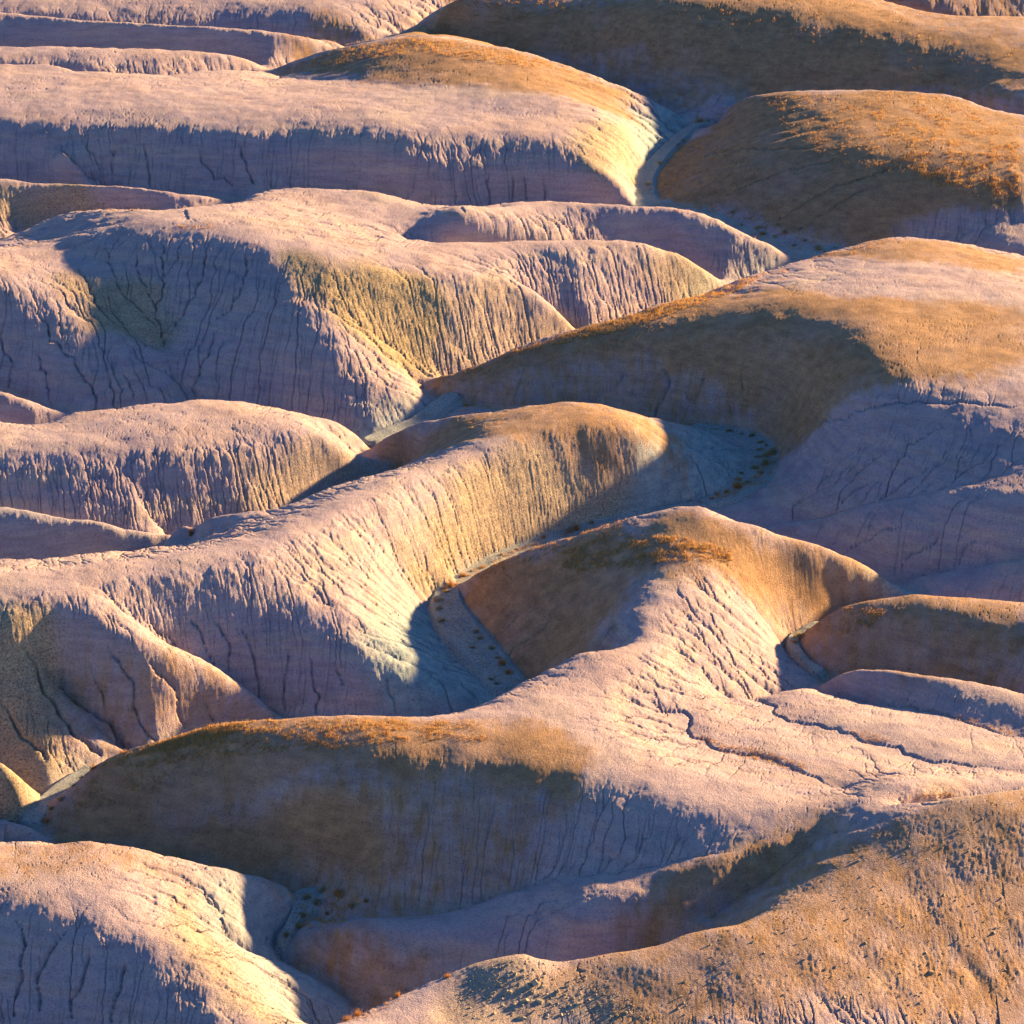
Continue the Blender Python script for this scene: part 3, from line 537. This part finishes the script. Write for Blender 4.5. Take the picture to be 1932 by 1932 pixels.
# ------------------------------------------------------------------ materials
def mat(name):
    m = bpy.data.materials.new(name); m.use_nodes = True; t = m.node_tree; b = t.nodes['Principled BSDF']
    b.inputs['Roughness'].default_value = .95; b.inputs['Specular IOR Level'].default_value = .15; return m, t, b
def N(t, typ, **k):
    n = t.nodes.new(typ)
    for a, v in k.items():
        if a in n.inputs: n.inputs[a].default_value = v
        else: setattr(n, a, v)
    return n
def mixc(t, f, a, b, typ='MIX'):
    n = t.nodes.new('ShaderNodeMix'); n.data_type = 'RGBA'; n.blend_type = typ
    for i, v in ((0, f), (6, a), (7, b)):
        if isinstance(v, (int, float)): n.inputs[i].default_value = v
        elif isinstance(v, tuple): n.inputs[i].default_value = (*v, 1)
        else: t.links.new(v, n.inputs[i])
    return n.outputs[2]
def ramp(t, src, stops):
    n = t.nodes.new('ShaderNodeValToRGB'); t.links.new(src, n.inputs[0]); e = n.color_ramp.elements
    while len(e) < len(stops): e.new(.5)
    for k, (p, c) in enumerate(stops): e[k].position = p; e[k].color = (*c, 1)
    return n.outputs[0]
clay, t, b = mat('badlands_clay')
L = t.links
geo = N(t, 'ShaderNodeNewGeometry'); att = N(t, 'ShaderNodeAttribute', attribute_name='soil'); sep = N(t, 'ShaderNodeSeparateColor'); L.new(att.outputs['Color'], sep.inputs[0])
def noise(scale, det=4, rough=.55, stretch=None):
    n = N(t, 'ShaderNodeTexNoise'); n.inputs['Scale'].default_value = scale; n.inputs['Detail'].default_value = det; n.inputs['Roughness'].default_value = rough
    if stretch:
        mp_ = N(t, 'ShaderNodeMapping'); mp_.inputs['Scale'].default_value = stretch; L.new(geo.outputs['Position'], mp_.inputs[0]); L.new(mp_.outputs[0], n.inputs['Vector'])
    else: L.new(geo.outputs['Position'], n.inputs['Vector'])
    return n.outputs[0]
n_big = noise(.09, 4); n_mid = noise(.8, 5, .6); n_fine = noise(5.5, 5, .7); n_band = noise(1.0, 3, .5, (.05, .05, 1.1))
lav = ramp(t, n_big, [(.30, (.36, .285, .325)), (.50, (.47, .365, .37)), (.68, (.44, .32, .305))])
lav = mixc(t, .5, lav, ramp(t, n_band, [(.35, (.51, .375, .34)), (.5, (.40, .32, .385)), (.65, (.51, .41, .36))]))
brn = ramp(t, n_mid, [(.30, (.30, .18, .10)), (.55, (.41, .245, .135)), (.75, (.49, .30, .165))])
oliv = ramp(t, n_fine, [(.36, (.17, .125, .06)), (.48, (.36, .27, .12)), (.65, (.58, .45, .22))])
pale = ramp(t, n_mid, [(.3, (.24, .31, .34)), (.7, (.45, .48, .46))])  # blue-teal of shaded toes and valley bottoms, put into the clay colour
sand = ramp(t, n_fine, [(.38, (.24, .28, .29)), (.62, (.40, .40, .38))])
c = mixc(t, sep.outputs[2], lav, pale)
mo_ = N(t, 'ShaderNodeMath', operation='MULTIPLY'); L.new(sep.outputs[1], mo_.inputs[0]); mo_.inputs[1].default_value = .75
c = mixc(t, mo_.outputs[0], c, oliv)
c = mixc(t, sep.outputs[0], c, brn)
c = mixc(t, att.outputs['Alpha'], c, sand)
speck = ramp(t, n_fine, [(.30, (.50, .49, .50)), (.46, (.98, .98, .98)), (.75, (1.16, 1.13, 1.10))])
c = mixc(t, 1.0, c, speck, 'MULTIPLY')
n_st = noise(1.0, 5, .6, (.35, .35, 2.6))
c = mixc(t, .8, c, ramp(t, n_st, [(.34, (.80, .78, .80)), (.52, (1.0, 1.0, 1.0)), (.70, (1.14, 1.12, 1.08))]), 'MULTIPLY')
L.new(c, b.inputs['Base Color'])
vor = N(t, 'ShaderNodeTexVoronoi', feature='DISTANCE_TO_EDGE'); vor.inputs['Scale'].default_value = 2.6
wrp = N(t, 'ShaderNodeVectorMath', operation='ADD'); nw = N(t, 'ShaderNodeTexNoise'); nw.inputs['Scale'].default_value = 2.0; L.new(geo.outputs['Position'], nw.inputs['Vector'])
L.new(geo.outputs['Position'], wrp.inputs[0]); L.new(nw.outputs['Color'], wrp.inputs[1]); L.new(wrp.outputs[0], vor.inputs['Vector'])
crk = N(t, 'ShaderNodeMapRange'); L.new(vor.outputs['Distance'], crk.inputs[0]); crk.inputs[1].default_value = 0; crk.inputs[2].default_value = .09
nb = noise(7.0, 5, .7)
hsum = N(t, 'ShaderNodeMath', operation='MULTIPLY_ADD'); L.new(crk.outputs[0], hsum.inputs[0]); hsum.inputs[1].default_value = .22; L.new(nb, hsum.inputs[2])
bump = N(t, 'ShaderNodeBump'); bump.inputs['Strength'].default_value = .9; bump.inputs['Distance'].default_value = .10
L.new(hsum.outputs[0], bump.inputs['Height']); L.new(bump.outputs[0], b.inputs['Normal'])

# ------------------------------------------------------------------ divide the land into hills (watersheds grown downhill from their crests)
HILLS = [
 ('shaded pale clay slope in the far left corner of the land', [(300,-30,8),(588,0,6),(700,20,5)]),
 ('big brown hill across the far right with a shaded lower face', [(1000,0,8),(1500,60,8),(1900,50,8)]),
 ('low pale ridge furthest left behind the second pale ridge', [(0,60,5),(250,62,5),(450,72,4)]),
 ('low pale ridge just behind the broad pale plateau', [(0,105,5),(250,110,4.5)]),
 ('broad pinkish plateau with a brown rounded cap and a shaded gullied front', [(0,180,7),(300,200,7),(600,200,7),(800,100,7.5),(1000,170,7)]),
 ('brown hill dotted with orange grass beside the upper wash', [(1550,200,6),(1750,230,7),(1900,270,7)]),
 ('small low ridge at the left edge below the plateau', [(0,348,5),(150,355,4.8)]),
 ('large pale hill with a fan shaped gullied hollow on its left', [(150,415,8),(350,415,10),(600,430,9),(850,430,7),(1100,400,6),(1000,470,6.4)]),
 ('long brown hill crossing the middle right with a dark hollow face', [(1200,610,6),(1500,540,9),(1700,560,10),(1900,600,10),(1700,740,9.5)]),
 ('sliver of shaded ridge at the left edge below the hollow', [(0,742,2.7)]),
 ('ribbed golden pale ridge at middle left', [(0,815,5.2),(200,800,5.4),(400,800,5)]),
 ('narrow ribbed wedge ridge at the left edge', [(0,965,4.2),(100,985,3.6)]),
 ('long pale ridge curling to a brown rounded head in the centre', [(0,1080,9),(300,1060,9),(600,990,8),(900,850,6.8),(1080,790,7.2)]),
 ('shaded lavender spur right of the centre', [(1700,975,4.8),(1900,950,6.5)]),
 ('smaller shaded lavender spur at the right edge', [(1850,1070,3.3),(1920,1070,3.8)]),
 ('brown hill with dense orange grass right of centre running into a pale saddle and a brown crest at lower left', [(1300,1000,8.2),(1200,1110,7),(1150,1280,6.7),(700,1380,7.3),(400,1390,6.3)]),
 ('smooth brown dome at the right edge', [(1700,1150,4.3),(1850,1150,4.6)]),
 ('low pale slab ridge under the brown dome at the right edge', [(1700,1285,3.5),(1850,1310,4)]),
 ('golden lit ridge end at the left edge beside the lower wash', [(0,1450,4.1)]),
 ('low brown toe at the left edge of the lower wash', [(0,1548,1.6)]),
 ('pale golden hill in the bottom left corner with a dark purple front', [(100,1650,6),(300,1660,5.5)]),
 ('large brown gravelly hill in the bottom right corner with a rocky knob', [(980,1815,6.5),(1250,1800,6.6),(1560,1600,7.7),(1900,1540,9)]),
]
nyc, nxc = ZC.shape; lab = -np.ones(nyc*nxc, np.int32); zl = ZC.ravel(); heap = []
for k, (_, seeds) in enumerate(HILLS):
    for (u, v, h) in seeds:
        x_, y_ = at(u, v, h); i = int(round((float(x_)-X0)/DS)); j = int(round((float(y_)-Y0)/DS))
        if 0 <= i < nxc and 0 <= j < nyc: heapq.heappush(heap, (-zl[j*nxc+i], j*nxc+i, k))
while heap:
    _, q, k = heapq.heappop(heap)
    if lab[q] >= 0: continue
    lab[q] = k; i = q % nxc; j = q // nxc
    if i > 0 and lab[q-1] < 0: heapq.heappush(heap, (-zl[q-1], q-1, k))
    if i < nxc-1 and lab[q+1] < 0: heapq.heappush(heap, (-zl[q+1], q+1, k))
    if j > 0 and lab[q-nxc] < 0: heapq.heappush(heap, (-zl[q-nxc], q-nxc, k))
    if j < nyc-1 and lab[q+nxc] < 0: heapq.heappush(heap, (-zl[q+nxc], q+nxc, k))
lab = lab.reshape(nyc, nxc)
li = np.clip(np.round((XX-X0)/DS).astype(int), 0, nxc-1); lj = np.clip(np.round((YY-Y0)/DS).astype(int), 0, nyc-1)
LAB = lab[lj, li]
WL = len(HILLS)
LAB = np.where(wash & (wd < 1.6), WL, LAB)
print('hills', time.time()-T0)

# smooth normals of the whole sheet, so neighbouring hills meet without a seam
zx, zy = slope_of(Z); NRM = np.stack([-zx, -zy, np.ones_like(Z)], -1); NRM /= np.linalg.norm(NRM, axis=-1, keepdims=True)
V = np.stack([XX, YY, Z], -1).reshape(-1, 3).astype(np.float32); NRM = NRM.reshape(-1, 3).astype(np.float32); MK = MASK.reshape(-1, 4)
idx = np.arange(NXM*NYM).reshape(NYM, NXM)
F = np.stack([idx[:-1, :-1], idx[:-1, 1:], idx[1:, 1:], idx[1:, :-1]], -1).reshape(-1, 4); FL = LAB[:-1, :-1].ravel()
def sheet(name, Fk, V, MK, m):
    used, inv = np.unique(Fk, return_inverse=True); v = V[used]; f = inv.reshape(-1, 4)
    me = bpy.data.meshes.new(name); me.vertices.add(len(v)); me.vertices.foreach_set('co', v.ravel())
    me.loops.add(f.size); me.loops.foreach_set('vertex_index', f.ravel().astype(np.int32))
    me.polygons.add(len(f)); me.polygons.foreach_set('loop_start', np.arange(0, f.size, 4, dtype=np.int32))
    me.update(); me.shade_smooth()
    if MK is not None:
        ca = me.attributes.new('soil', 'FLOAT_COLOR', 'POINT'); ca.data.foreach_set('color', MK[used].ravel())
    me.materials.append(m); o = bpy.data.objects.new(name, me); C.objects.link(o); o['kind'] = 'structure'; return o
for k in range(WL+1):
    Fk = F[FL == k]
    if not len(Fk): continue
    if k == WL: o = sheet('dry_wash', Fk, V, MK, clay); o['label'] = 'pale sandy floor of the dry wash winding between the hills'; o['category'] = 'dry wash'
    else: o = sheet('hill', Fk, V, MK, clay); o['label'] = HILLS[k][0]; o['category'] = 'hill'
# the land beyond the surveyed part: same hills, coarser, running on to rolling ground
ux = np.unique(np.concatenate([np.linspace(-1500, -170, 90), np.arange(-170, 170.1, 1.5), np.linspace(170, 1500, 90)]))
uy = np.unique(np.concatenate([np.linspace(-200, 170, 40), np.arange(170, 665, 1.5), np.linspace(665, 3200, 160)]))
ox, oy = np.meshgrid(ux, uy)
zi = cubic_sample(ZC, np.clip((ox-X0)/DS, 1, ZC.shape[1]-3), np.clip((oy-Y0)/DS, 1, ZC.shape[0]-3))
dome = np.minimum(np.minimum(ox-X0, X1-ox), np.minimum(oy-Y0, Y1-oy)); kin = sstep(2, 40, dome)
outd = np.maximum(np.abs(ox) - (oy*math.tan(FOV/2)*1.22), np.maximum(YA-oy, oy-YB))
oz = zi*kin + 4.5*(1-kin) + (sstep(0, 25, outd))*3.2*fbm(ox/34, oy/34, 4, 201) + sstep(0, 6, outd)*.35*fbm(ox/6, oy/6, 3, 231)
near_ = (outd > -6) & (outd < 3); oz = np.where(outd < 1.5, oz-.12, oz)
ins_ = outd < -3
OV = np.stack([ox, oy, oz], -1).reshape(-1, 3).astype(np.float32); oi = np.arange(ox.size).reshape(ox.shape)
OF = np.stack([oi[:-1, :-1], oi[:-1, 1:], oi[1:, 1:], oi[1:, :-1]], -1).reshape(-1, 4)
OF = OF[~ins_.ravel()[OF].all(1)]
ub = lambda g: np.where(kin > 0, np.clip(cubic_sample(g, np.clip((ox-X0)/GD, 1, gnx-3), np.clip((oy-Y0)/GD, 1, gny-3)), 0, 1), 0)
OM = np.stack([np.maximum(ub(zb), .8*sstep(.1, .5, fbm(ox/40, oy/40, 3, 301))*sstep(0, 30, outd)), ub(zo)*.6, ub(zp), 0*ox], -1).reshape(-1, 4).astype(np.float32)
o = sheet('ground', OF, OV, OM, clay); o['label'] = 'bare rolling clay ground running on beyond the hills'; o['category'] = 'ground'
print('land', time.time()-T0)

# ------------------------------------------------------------------ plants
def plant_mat(name, c1, c2, rough=.9):
    m, t, b = mat(name); oi = N(t, 'ShaderNodeAttribute', attribute_name='tone')
    r_ = ramp(t, oi.outputs['Fac'], [(0.0, c1), (1.0, c2)]); t.links.new(r_, b.inputs['Base Color'])
    b.inputs['Roughness'].default_value = rough
    tr = N(t, 'ShaderNodeBsdfTranslucent'); t.links.new(r_, tr.inputs['Color']); mx = N(t, 'ShaderNodeMixShader'); mx.inputs[0].default_value = .65
    t.links.new(b.outputs[0], mx.inputs[1]); t.links.new(tr.outputs[0], mx.inputs[2]); t.links.new(mx.outputs[0], t.nodes['Material Output'].inputs['Surface']); return m
M_GRASS = plant_mat('dry_grass', (.88, .50, .18), (.90, .70, .36))
M_STRAW = plant_mat('straw_brush', (.50, .38, .18), (.86, .70, .40))
M_RUST = plant_mat('rust_brush', (.60, .32, .12), (.88, .58, .26))
M_SAGE = plant_mat('dark_sage_brush', (.42, .32, .15), (.78, .58, .30))
def blades_mesh(name, cen, hgt, rad, nb, wid, m, seed, thick=1.0, spread=.6):
    """many narrow tapering blades, each a three sided spike, gathered in clumps"""
    r = np.random.default_rng(seed); n = len(cen); K = n*nb
    C_ = np.repeat(cen, nb, 0); Hh = np.repeat(hgt, nb)*(.55+.6*r.random(K)); Rr = np.repeat(rad, nb)
    a = r.random(K)*2*np.pi; q = np.sqrt(r.random(K)); base = C_ + np.stack([np.cos(a)*q*Rr, np.sin(a)*q*Rr, np.zeros(K)], 1)*.45
    lean = np.stack([np.cos(a)*q*spread, np.sin(a)*q*spread, np.ones(K)], 1); lean += np.concatenate([r.normal(0, .15, (K, 2)), np.zeros((K, 1))], 1)
    lean /= np.linalg.norm(lean, axis=1, keepdims=True); tip = base + lean*Hh[:, None]
    w = np.repeat(wid, nb) if np.ndim(wid) else np.full(K, wid); th = r.random(K)*2*np.pi
    vs = []
    for k in range(3):
        ang = th+k*2*np.pi/3; vs.append(base + np.stack([np.cos(ang)*w*.5, np.sin(ang)*w*.5, np.full(K, -.05)], 1))
    vs.append(tip); V4 = np.stack(vs, 1).reshape(-1, 3).astype(np.float32)
    b4 = np.arange(K)*4; f = np.stack([np.stack([b4, b4+1, b4+3], 1), np.stack([b4+1, b4+2, b4+3], 1), np.stack([b4+2, b4, b4+3], 1)], 1).reshape(-1, 3)
    me = bpy.data.meshes.new(name); me.vertices.add(len(V4)); me.vertices.foreach_set('co', V4.ravel()); me.loops.add(f.size); me.loops.foreach_set('vertex_index', f.ravel().astype(np.int32))
    me.polygons.add(len(f)); me.polygons.foreach_set('loop_start', np.arange(0, f.size, 3, dtype=np.int32)); me.update()
    at_ = me.attributes.new('tone', 'FLOAT', 'POINT'); tone = np.repeat(np.clip(np.repeat(r.random(n), nb)*.6+r.random(K)*.4, 0, 1), 4).astype(np.float32); at_.data.foreach_set('value', tone)
    me.materials.append(m); return me
def in_poly(px, py, poly):
    c = np.zeros(len(px), bool); n = len(poly)
    for k in range(n):
        ax, ay = poly[k]; bx, by = poly[(k+1) % n]
        if ay == by: continue
        c ^= ((ay > py) != (by > py)) & (px < (bx-ax)*(py-ay)/(by-ay)+ax)
    return c
# grass: (polygon in the picture, number, height, clumping)
GR = [
 ([(1440,185),(1560,172),(1760,180),(1925,225),(1925,440-60),(1800,365),(1680,330),(1560,300),(1480,240)], 1500, .34, .2),
 ([(1640,210),(1800,200),(1925,270),(1925,370),(1760,350),(1680,290)], 900, .42, .35),
 ([(1215,350),(1290,270),(1420,285),(1440,330),(1360,400),(1240,385)], 330, .42, .1),
 ([(1360,400),(1440,380),(1560,460),(1500,475),(1400,440)], 100, .38, .1),
 ([(820,716),(980,652),(1180,597),(1399,526),(1479,502),(1500,520),(1400,560),(1200,640),(1000,690),(880,720)], 600, .30, .2),
 ([(900,682),(1180,597),(1450,511),(1400,545),(1180,622),(980,668)], 1100, .38, .0),
 ([(1500,494),(1600,465),(1700,450),(1640,475)], 60, .35, 0),
 ([(640,95),(760,72),(860,76),(960,93),(1060,124),(1000,130),(800,100),(650,115)], 700, .45, .0),
 ([(520,125),(640,95),(700,110),(560,135)], 120, .35, .1),
 ([(1060,1040),(1150,1008),(1280,1012),(1380,1035),(1380,1060),(1250,1060),(1120,1080),(1060,1070)], 1500, .30, .25),
 ([(880,1088),(980,1034),(1100,1004),(1200,982),(1150,1010),(1020,1050),(920,1090)], 230, .28, .2),
 ([(180,1445),(264,1410),(380,1374),(500,1358),(700,1354),(900,1362),(940,1400),(760,1400),(560,1420),(400,1430),(250,1450)], 1900, .27, .15),
 ([(230,1432),(300,1402),(400,1368),(480,1360),(440,1385),(330,1415)], 700, .33, 0),
 ([(150,1480),(260,1440),(360,1440),(300,1490),(200,1520),(130,1530)], 260, .22, .2),
 ([(1540,1170),(1600,1145),(1680,1150),(1640,1185),(1570,1200)], 260, .26, .2),
 ([(1315,1388),(1330,1386),(1370,1405),(1440,1415),(1520,1445),(1510,1458),(1440,1434),(1370,1420)], 420, .18, 0),
 ([(1600,1380),(1640,1378),(1680,1398),(1640,1400)], 90, .17, 0),
 ([(1740,1330),(1830,1352),(1925,1383),(1925,1390),(1820,1362)], 90, .2, 0),
 ([(1720,1505),(1790,1495),(1800,1502),(1730,1512)], 60, .2, 0),
 ([(1400,10),(1600,20),(1925,70),(1925,170),(1500,130),(1100,90),(900,50),(860,10)], 330, .42, .5),
 ([(860,2),(1100,-5),(1100,25),(900,40)], 200, .4, .2),
 ([(845,1100),(880,1080),(850,1130),(870,1180),(960,1270),(985,1290),(940,1290),(840,1180),(820,1140)], 160, .22, .1),
 ([(860,1100),(1000,1040),(1180,985),(1180,978),(1000,1025),(870,1085)], 200, .25, .1),
 ([(330,425),(400,420),(410,430),(340,434)], 45, .3, 0),
 ([(130,396),(200,391),(350,390),(350,396),(150,402)], 50, .25, .3),
 ([(560,64),(640,68),(690,78),(640,82)], 70, .35, 0),
 ([(770,788),(830,770),(880,752),(930,756),(840,790)], 60, .25, 0),
 ([(1230,430-60),(1330,395),(1320,410),(1240,395)], 40, .3, 0),
 ([(780,800),(960,775),(1140,766),(1120,785),(900,810)], 90, .2, .2),
 ([(500,1010),(370,1015),(400,1000),(470,990)], 20, .2, 0),
 ([(630,1925),(700,1903),(740,1880),(750,1890),(680,1925)], 60, .2, 0),
 ([(560,1700),(640,1680),(690,1690),(640,1740),(580,1750)], 130, .35, .1),
 ([(1350,930),(1420,900),(1450,850),(1465,830),(1470,870),(1440,910),(1360,950)], 170, .35, 0),
]
cen = []; hg = []
for poly, n, h, cl in GR:
    P_ = np.array(poly, float); lo = P_.min(0); hi = P_.max(0); got = 0; tries = 0
    while got < n and tries < 60:
        tries += 1; c_ = lo + rng.random((n, 2))*(hi-lo); c_ = c_[in_poly(c_[:, 0], c_[:, 1], poly)]
        if cl > 0: c_ = c_[perlin(c_[:, 0]/38, c_[:, 1]/16, 77)+.6*perlin(c_[:, 0]/11, c_[:, 1]/6, 78) > cl-.55+.7*rng.random(len(c_))]
        for u, v in c_[:n-got]:
            x_, y_, z_ = hit(u, v); cen.append((x_, y_, z_)); hg.append(h*(.6+.8*rng.random())); got += 1
cen = np.array(cen); hg = np.array(hg)
me = blades_mesh('dry_grass', cen, hg*.75, hg*.8, 5, hg*.09+.012, M_GRASS, 5)
o = bpy.data.objects.new('dry_grass', me); C.objects.link(o); o['kind'] = 'stuff'; o['label'] = 'orange dry grass tufts scattered over the brown hill crests'; o['category'] = 'grass'
print('grass', len(cen), time.time()-T0)

# shrubs: one mesh per habit, then individual copies
def shrub_proto(name, m, seed, spread, upright):
    r = np.random.default_rng(seed); nst = 15
    a = r.random(nst)*2*np.pi; q = np.sqrt(r.random(nst)); c_ = np.stack([np.cos(a)*q*.30, np.sin(a)*q*.26, np.full(nst, -.02)+.10*(1-q)], 1)
    return blades_mesh(name, c_, np.full(nst, .62*upright)*(1-.35*q), np.full(nst, .30), 10, .026, m, seed+1, spread=spread)
PROTO = {
 'straw': [shrub_proto('shrub', M_STRAW, 11, .9, 1.0), shrub_proto('shrub', M_STRAW, 12, .7, 1.15)],
 'rust': [shrub_proto('shrub', M_RUST, 13, .9, 1.0), shrub_proto('shrub', M_RUST, 14, .7, 1.2)],
 'sage': [shrub_proto('shrub', M_SAGE, 15, 1.0, .9), shrub_proto('shrub', M_SAGE, 16, .8, 1.05)],
}
SITES = [ # (group, place words, count direction, [(u, v, size, habit)])
 ('shrubs along the central wash behind the brown hill', 'in the sunlit central wash', 'from its right end', [(1116,984,.8,'rust'),(1086,994,1.1,'rust'),(1073,1001,1.3,'rust'),(1026,1012,1.0,'rust'),(976,1036,.7,'rust'),(946,1045,.8,'rust'),(912,1070,1.3,'rust'),(890,1078,.8,'rust')]),
 ('shrubs at the bend of the central wash', 'at the central wash bend', 'going downstream', [(872,1085,1.2,'rust'),(853,1100,1.0,'rust'),(840,1106,1.1,'rust'),(842,1119,1.2,'sage'),(825,1136,1.3,'straw'),(829,1151,.8,'straw'),(833,1174,1.3,'straw')]),
 ('shrubs on the shaded lower floor of the central wash', 'on the shaded central wash floor', 'going downstream', [(898,1192,.9,'sage'),(906,1205,1.0,'straw'),(891,1223,1.5,'sage'),(928,1224,1.5,'straw'),(938,1242,.9,'sage'),(950,1253,1.4,'rust'),(962,1270,1.3,'rust'),(927,1283,.9,'sage'),(937,1292,1.2,'sage')]),
 ('shrubs crowding the wash at the foot of the long brown hill', 'under the long brown hill', 'going downstream', [(1351,811,.9,'sage'),(1375,815,.9,'sage'),(1399,820,1.1,'straw'),(1418,824,1.0,'sage'),(1436,836,1.3,'straw'),(1446,842,1.2,'straw'),(1434,850,1.2,'sage'),(1460,848,1.0,'straw'),(1448,860,1.4,'straw'),(1463,866,1.0,'straw'),(1430,864,1.0,'sage'),(1443,876,1.2,'straw'),(1424,884,1.2,'straw'),(1436,894,1.3,'straw'),(1393,903,1.3,'straw'),(1398,890,.8,'straw'),(1411,911,1.6,'straw'),(1389,921,1.3,'rust'),(1371,931,1.0,'rust'),(1354,932,.8,'rust'),(1343,942,1.0,'rust'),(1302,937,.9,'rust'),(1321,950,.8,'rust')]),
 ('shrubs on the flat below the upper brown hill', 'below the upper brown hill', 'from the left', [(1279,272,1.4,'sage'),(1319,229,1.5,'straw'),(1290,262,1.0,'straw'),(1336,226,.9,'sage'),(1245,310,1.2,'straw'),(1222,350,1.2,'straw'),(1260,345,1.1,'straw'),(1383,397,1.3,'straw'),(1399,424,1.3,'sage'),(1415,410,1.0,'straw'),(1431,428,1.3,'straw'),(1439,441,1.2,'sage'),(1467,424,1.1,'straw'),(1463,444,1.3,'straw'),(1482,436,.9,'sage'),(1499,463,1.2,'sage'),(1511,429,1.2,'straw'),(1519,452,1.1,'straw'),(1545,470,1.3,'straw'),(1575,466,1.4,'straw'),(1556,476,1.1,'straw')]),
 ('shrubs beside the lower left wash', 'at the lower left hill tip', 'from the top', [(232,1420,1.6,'rust'),(176,1449,1.0,'rust'),(154,1464,1.3,'straw'),(140,1478,1.0,'sage'),(116,1503,1.2,'sage'),(98,1520,1.0,'sage'),(86,1540,1.1,'rust')]),
 ('shrubs in the dark wash below the lower left brown hill', 'in the dark lower left gully', 'from the left', [(336,1612,1.8,'sage'),(540,1764,1.3,'sage'),(560,1740,1.2,'straw'),(572,1724,1.2,'sage'),(580,1688,1.5,'straw'),(598,1697,1.7,'straw'),(618,1706,1.1,'sage'),(640,1682,1.6,'rust'),(664,1700,1.1,'straw'),(690,1692,1.2,'rust'),(610,1668,1.2,'straw')]),
 ('orange shrubs on the edge of the rocky knob', 'beside the rocky knob', 'from the bottom', [(656,1924,1.0,'rust'),(672,1916,1.0,'rust'),(698,1902,1.5,'rust'),(750,1880,.9,'rust'),(843,1842,1.0,'rust')]),
 ('shrubs where the middle left ridges meet the wash', 'where left ridges meet the wash', 'from the left', [(318,996,.9,'rust'),(360,1008,1.2,'rust'),(676,804,1.2,'rust'),(880,753,1.1,'rust')]),
 ('shrubs at the notch of the right hand brown dome', 'in the notch by the brown dome', 'from the top', [(1524,1180,1.0,'rust'),(1506,1196,1.0,'straw'),(1500,1212,.8,'sage')]),
]
ORD = ['first','second','third','fourth','fifth','sixth','seventh','eighth','ninth','tenth','eleventh','twelfth','thirteenth','fourteenth','fifteenth','sixteenth','seventeenth','eighteenth','nineteenth','twentieth','twenty-first','twenty-second','twenty-third']
WORDS = {'straw': 'straw coloured', 'rust': 'rusty orange', 'sage': 'dark olive'}
HT = {'straw': 0, 'rust': 0, 'sage': 0}
for group, place, cnt, L_ in SITES:
    if 'from the left' in cnt: L_ = sorted(L_, key=lambda q: q[0])
    for k, (u, v, sz, hab) in enumerate(L_):
        x_, y_, z_ = hit(u, v); me = PROTO[hab][k % 2]
        o = bpy.data.objects.new('shrub', me); C.objects.link(o); o.location = (x_, y_, z_-.02); s_ = sz*(.45+.65*rng.random())*.95
        o.scale = (s_*(.8+.6*rng.random()), s_*(.8+.3*rng.random()), s_*(.7+.6*rng.random())); o.rotation_euler = (0, 0, rng.random()*6.28)
        size = 'large' if sz >= 1.4 else ('small' if sz <= .9 else 'mid-sized')
        o['label'] = f'{size} {WORDS[hab]} shrub {place}, {ORD[k]} {cnt}'; o['category'] = 'shrub'; o['group'] = group
print('shrubs', time.time()-T0)

# ------------------------------------------------------------------ loose rock on the knob and chips on the slopes
rock, t, b = mat('weathered_stone'); rn = N(t, 'ShaderNodeTexNoise'); rn.inputs['Scale'].default_value = 3.0; g2 = N(t, 'ShaderNodeNewGeometry'); t.links.new(g2.outputs['Position'], rn.inputs['Vector'])
t.links.new(ramp(t, rn.outputs[0], [(.35, (.30, .24, .16)), (.65, (.52, .42, .28))]), b.inputs['Base Color'])
BOX = np.array([(-1,-1,-1),(1,-1,-1),(1,1,-1),(-1,1,-1),(-.8,-.75,1),(.7,-.85,1),(.85,.7,1),(-.7,.8,1)], float); BF = np.array([(0,3,2,1),(4,5,6,7),(0,1,5,4),(1,2,6,5),(2,3,7,6),(3,0,4,7)])
rv = []; rf = []; nrock = 0
for poly, n, s0 in (([(900,1822),(980,1806),(1080,1828),(1180,1880),(1230,1925),(860,1925),(860,1870)], 500, .045), ([(930,1830),(1080,1840),(1100,1925),(950,1925)], 50, .09), ([(1350,1740),(1600,1620),(1900,1530),(1925,1925),(1250,1925)], 900, .035)):
    lo = np.array(poly).min(0); hi = np.array(poly).max(0); got = 0
    while got < n:
        c_ = lo+rng.random((n, 2))*(hi-lo); c_ = c_[in_poly(c_[:, 0], c_[:, 1], poly)][:n-got]
        for u, v in c_:
            x_, y_, z_ = hit(u, v); sz = s0*rng.lognormal(0, .5); Rm = np.array(__import__('mathutils').Euler((rng.normal(0,.5), rng.normal(0,.5), rng.random()*6.28)).to_matrix())
            q = (BOX*(1+rng.normal(0, .16, BOX.shape)))*np.array([1, .7, .45])*sz; rv.append(q@Rm.T+np.array([x_, y_, z_+sz*.1])); rf.append(BF+8*nrock); nrock += 1; got += 1
me = bpy.data.meshes.new('rubble'); me.from_pydata(np.vstack(rv).tolist(), [], np.vstack(rf).tolist()); me.update(); me.materials.append(rock)
o = bpy.data.objects.new('rubble', me); C.objects.link(o); o['kind'] = 'stuff'; o['label'] = 'loose olive rock chips strewn over the rocky knob and gravelly slopes'; o['category'] = 'rubble'
print('done', time.time()-T0)
